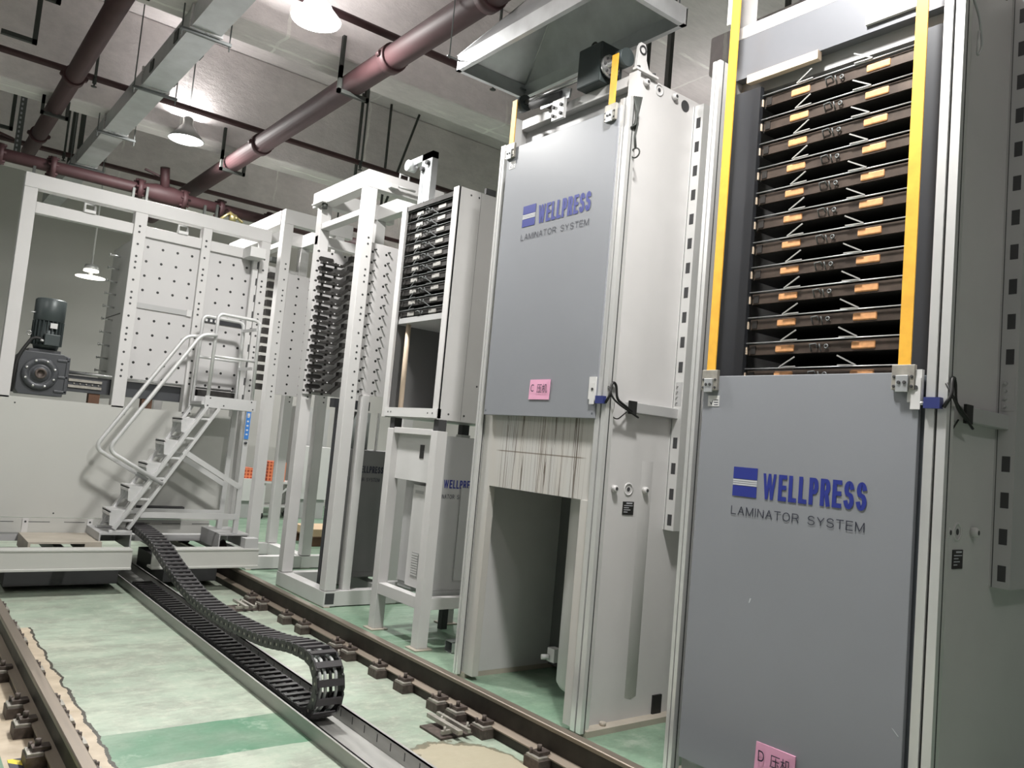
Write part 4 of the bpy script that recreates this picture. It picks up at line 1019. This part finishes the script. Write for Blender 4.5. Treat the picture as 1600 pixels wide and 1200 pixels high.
mb = MB(); mb.lathe((3.42, 11.0, 4.40), (1, 0, 0), [(0, 0), (.05, .0), (.05, .08), (0, .08)], 10); mb.sweep([(3.3, 11.0, 4.34), (3.42, 11.0, 4.46), (3.6, 11.0, 4.36)], .02, 8); mb.build('brass_valve', 'brass', t)

# rectangular ceiling duct on trapeze hangers
t = thing('ventilation_duct', 'shiny rectangular ventilation duct running away along the left of the ceiling', 'duct', (1.95, 8, 5.12))
mb = MB(); ys = [-2, 1, 4.2, 6.8, 8.4, 10.1, 11.8, 13.5]
mb.box(1.625, 1.865, -2, 14.7, 4.81, 4.985); mb.build('duct_body', 'galv', t)
mb = MB()
for y in ys: mb.box(1.61, 1.88, y-.015, y+.015, 4.795, 4.995)
mb.build('duct_flange', 'steel', t)
mb = MB()
for y in ys[2:]:
    mb.box(1.55, 1.97, y+.03, y+.06, 4.775, 4.80)
    for x in (1.565, 1.955): mb.cyl((x, y+.045, 4.73), (x, y+.045, 5.0 if y in (6.8, 10.1, 13.5) else 6.195), .006, 6)
mb.build('trapeze_hanger', 'rod', t)
mb = MB()
for y in (7.2, 8.0): mb.box(1.617, 1.625, y, y+.12, 4.84, 4.94); mb.bar((1.871, y+.1, 4.83), (1.871, y+.22, 4.83), .012, .025)
mb.build('duct_damper', 'hanger', t)

# strut brackets under the ceiling at the upper left
def strut(x, y, z0, foot, label, kind):
    mb = MB()
    if kind == 'L': mb.box(x-.02, x+.02, y-.02, y+.02, z0, 6.195); mb.box(x-foot, x+.02, y-.02, y+.02, z0, z0+.04); mb.box(x-.12, x+.16, y-.02, y+.02, 5.30, 5.34); mb.box(x+.12, x+.16, y-.02, y+.02, 5.30, 6.195)
    else:
        mb.box(x-.15, x-.11, y-.02, y+.02, z0, 6.195); mb.box(x+.11, x+.15, y-.02, y+.02, z0, 6.195); mb.box(x-.15, x+.15, y-.02, y+.02, z0, z0+.04)
    return tag(mb.build('strut_bracket', 'hanger', None), label, 'bracket')
strut(.70, 8.4, 4.86, .26, 'dark L-shaped strut bracket hanging at far upper left of ceiling', 'L')
strut(.72, 11.6, 4.95, 0, 'dark U-shaped strut hanger hanging left of the upper left pipe', 'U')
strut(4.55, 4.35, 4.55, 0, 'dark U-shaped strut hanger hanging between the two nearest presses', 'U')
t = thing('strut_column', 'dark vertical strut pair hanging beside the duct at the far end', 'bracket', (1.75, 12.6, 4.9))
mb = MB(); mb.box(1.62, 1.68, 12.55, 12.6, 4.85, 6.195); mb.box(1.72, 1.78, 12.55, 12.6, 4.85, 6.195); mb.box(1.60, 1.80, 12.53, 12.62, 4.83, 4.88); mb.build('strut', 'hanger', t)
t = thing('perforated_strut', 'pale perforated strut hanging left of the upper left pipe', 'bracket', (.95, 11.0, 4.8))
mb = MB(); mb.box(.93, 1.0, 11.85, 11.9, 4.72, 6.195); mb.m = 1
for k in range(16): mb.box(.945, .965, 11.849, 11.85, 4.78+k*.06, 4.81+k*.06)
mb.build('strut', ['rod', 'logo_white'], t)
t = thing('drop_rod', 'pair of converging dark drop rods hanging above the far rack', 'drop rods', (3.3, 9.4, 4.9))
mb = MB(); mb.cyl((4.62, 9.8, 4.72), (4.62, 9.8, 6.195), .022, 8); mb.cyl((5.05, 9.8, 4.7), (5.05, 9.8, 6.195), .018, 8); mb.cyl((5.08, 9.8, 4.7), (5.5, 9.8, 6.195), .018, 8); mb.box(4.95, 5.15, 9.75, 9.85, 4.62, 4.7); mb.build('rod', 'hanger', t)
t = thing('foil_duct', 'foil-wrapped duct hanging high between the two nearest presses', 'duct', (5.6, 2.5, 5.0))
mb = MB(); mb.box(4.75, 5.3, -1.0, 4.0, 4.62, 4.94); mb.build('duct_body', 'foil', t, .02)
mb = MB()
for y in (.5, 3.7):
    mb.box(4.70, 5.35, y, y+.05, 4.57, 4.615)
    for x in (4.715, 5.335): mb.box(x-.015, x+.015, y, y+.04, 4.57, 6.195)
mb.build('trapeze_hanger', 'hanger', t)

# lamps
def lamp(x, y, z, label, power=LAMP_W, big=False, ceiling_fill=.16, pendant=False):
    t = thing('high_bay_lamp', label, 'lamp', (x, y, z), None)
    mb = MB(); R = .20
    if pendant:
        mb.lathe((x, y, z), (0, 0, 1), [(0, .20), (.085, .20), (.10, .16), (.10, .13), (0, .13)], 28); mb.lathe((x, y, z), (0, 0, 1), [(.03, .13), (.03, .01)], 12); mb.build('lamp_housing', 'lamp_shell', t)
        mb = MB(); mb.lathe((x, y, z), (0, 0, 1), [(0, .128), (.10, .128), (.105, .10), (0, .10)], 28); mb.build('lamp_ring', 'lampdim', t)
        mb = MB(); mb.lathe((x, y, z), (0, 0, 1), [(0, .008), (R, .02), (R, .01), (0, .0)], 32); mb.build('lamp_disc', 'lampdim', t)
        MB().cyl((x, y, z+.20), (x, y, 6.195), .012, 6).build('suspension_cord', 'whiter', t)
        L = bpy.data.lights.new('lamp_light', 'AREA'); L.shape = 'DISK'; L.size = .3; L.energy = power
        o = bpy.data.objects.new('lamp_light', L); C.objects.link(o); o.parent = t; o.location = (0, 0, -.02); return t
    mb.lathe((x, y, z), (0, 0, 1), [(R-.006, .0), (R, .012), (R*.62, .10), (R*.55, .13), (R*.30, .18), (R*.30, .26), (R*.2, .28), (0, .28)], 32); mb.build('lamp_shade', 'lamp_glow' if big else 'lamp_shell', t)
    mb = MB(); mb.lathe((x, y, z+.004), (0, 0, 1), [(0, 0), (R-.008, 0), (R-.008, .004)], 32); mb.build('lamp_disc', 'lamp', t)
    mb = MB(); mb.cyl((x, y, z+.28), (x, y, 6.195), .008, 6); mb.build('suspension_cord', 'rod', t)
    L = bpy.data.lights.new('lamp_light', 'AREA'); L.shape = 'DISK'; L.size = .37; L.energy = power; L.color = (1, .985, .955)
    o = bpy.data.objects.new('lamp_light', L); C.objects.link(o); o.parent = t; o.location = (0, 0, -.02)
    L = bpy.data.lights.new('ceiling_fill_light', 'AREA'); L.shape = 'DISK'; L.size = .4; L.energy = power*ceiling_fill; L.color = (1, .97, .94)   # added upward fill for the ceiling, beyond what the shade leaks
    o = bpy.data.objects.new('ceiling_fill_light', L); C.objects.link(o); o.parent = t; o.location = (0, 0, .30); o.rotation_euler = (PI, 0, 0)
    return t
lamp(2.37, 6.05, 4.88, 'brightest round high-bay lamp hanging at the top edge of the photo', big=True)
lamp(2.45, 9.85, 4.88, 'round glowing high-bay lamp hanging from the ceiling above the transfer car', ceiling_fill=.07)
lamp(2.35, 2.1, 4.88, 'high-bay lamp hanging in front of the nearest press', 195, ceiling_fill=.7)
lamp(1.15, -1.8, 4.88, 'added high-bay fill lamp hanging behind the camera position', 38, ceiling_fill=1.4)  # added out of view to light the near flank of the nearest press
lamp(-1.6, 6.0, 4.88, 'added unseen high-bay fill lamp hanging left of the rusty rail', 60, ceiling_fill=1.2)  # unseen lamp added to brighten the floor at left and the ceiling
lamp(7.6, 6.0, 4.7, 'added unseen high-bay fill lamp hanging behind the presses', 80)  # unseen lamp added as background light behind the press row
lamp(6.9, 10.5, 4.88, 'added unseen high-bay fill lamp hanging over the far aisle')  # unseen lamp added to fill the far aisle with background light
lamp(6.9, 14.3, 4.88, 'added unseen high-bay fill lamp hanging near the far wall', 140)  # added out of view, background light towards the far wall
lamp(2.2, 13.2, 3.55, 'pendant lamp hanging on a long cord, seen through the transfer car opening', 25, pendant=True)

# ------------------------------------------------------------------ background
t = thing('mesh_trolley', 'metal trolley carrying an orange mesh basket in the far aisle', 'trolley', (6.2, 14, 0))
mb = MB(); mb.box(5.50, 5.83, 13.9, 14.4, .66, 1.0); mb.build('mesh_basket', 'orange', t)
mb = MB(); mb.box(5.4, 6.15, 13.85, 14.45, .62, .655); mb.box(5.45, 6.1, 13.9, 14.4, .2, .23)
for x in (5.47, 6.08):
    for y in (13.9, 14.4): mb.box(x-.02, x+.02, y-.02, y+.02, .06, .62)
mb.bar((5.6, 13.88, .3), (5.95, 13.88, .6), .03, .03); mb.build('trolley_frame', 'white', t)
mb = MB()
for x in (5.47, 6.08):
    for y in (13.9, 14.4): mb.cyl((x-.015, y, .05), (x+.015, y, .05), .05, 12)
mb.build('caster', 'black', t)
t = thing('mesh_crate', 'small orange mesh crate on a white bench in the far aisle', 'crate', (5.2, 14.2, .7))
MB().box(5.0, 5.32, 14.0, 14.4, .68, .86).build('mesh_wall', 'orange', t)
t = thing('work_bench', 'low white bench under the small orange crate in the far aisle', 'bench', (5.1, 14.2, 0))
mb = MB(); mb.box(4.6, 5.36, 13.9, 14.6, .30, .68); mb.build('cupboard', 'whiter', t)
mb = MB(); mb.box(4.7, 5.3, 13.95, 14.5, 0, .30); mb.build('plinth', 'body', t)
t = thing('wall_cabinet', 'white electrical cabinet standing in the far aisle behind the racks', 'cabinet', (6.4, 14, 0))
mb = MB(); mb.box(6.15, 6.75, 14.0, 14.5, .35, 1.32); mb.build('enclosure', 'whiter', t, .005)
mb = MB(); mb.box(6.2, 6.7, 14.05, 14.45, 0, .35); mb.build('plinth', 'body', t)
mb = MB(); mb.box(6.2, 6.9, 14.62, 15.1, 0, 2.05); tag(mb.build('grey_locker', 'body', None), 'tall grey locker standing behind the white electrical cabinet', 'locker')
t = thing('cardboard_stack', 'pale flat cardboard stack on a dark pallet behind the racks', 'cardboard', (5.6, 11.5, 0))
mb = MB(); mb.box(4.95, 5.9, 10.6, 11.3, .14, .24); mb.build('sheets', 'card', t)
mb = MB()
for y in (10.62, 10.9, 11.18): mb.box(4.95, 5.9, y, y+.1, 0, .12)
mb.box(4.95, 5.9, 10.6, 11.3, .12, .14); mb.build('pallet', 'wood', t)
tag(MB().box(.64, .715, 3.5, 4.29, 0, .003).build('hazard_tape', 'hazard', None), 'yellow and black hazard tape on the floor at bottom left', 'tape')

# ------------------------------------------------------------------ repeats that belong together
for key, grp in (('high_bay_lamp', 'high-bay lamps under the ceiling'), ('sprinkler_branch_pipe', 'thin branch pipes across the ceiling'), ('sprinkler_main_pipe', 'thick main pipes along the ceiling'),
                 ('crane_rail', 'floor rails of the transfer car'), ('laminating_press', 'tall presses in a row'), ('paper_note', 'pink notes on the press doors'), ('loader_rack', 'tall white loader racks'),
                 ('control_cabinet', 'grey machine cabinets behind the racks'), ('strut_bracket', 'dark strut brackets under the ceiling')):
    for o in C.objects:
        if o.parent is None and o.name.split('.')[0] == key: o['group'] = grp
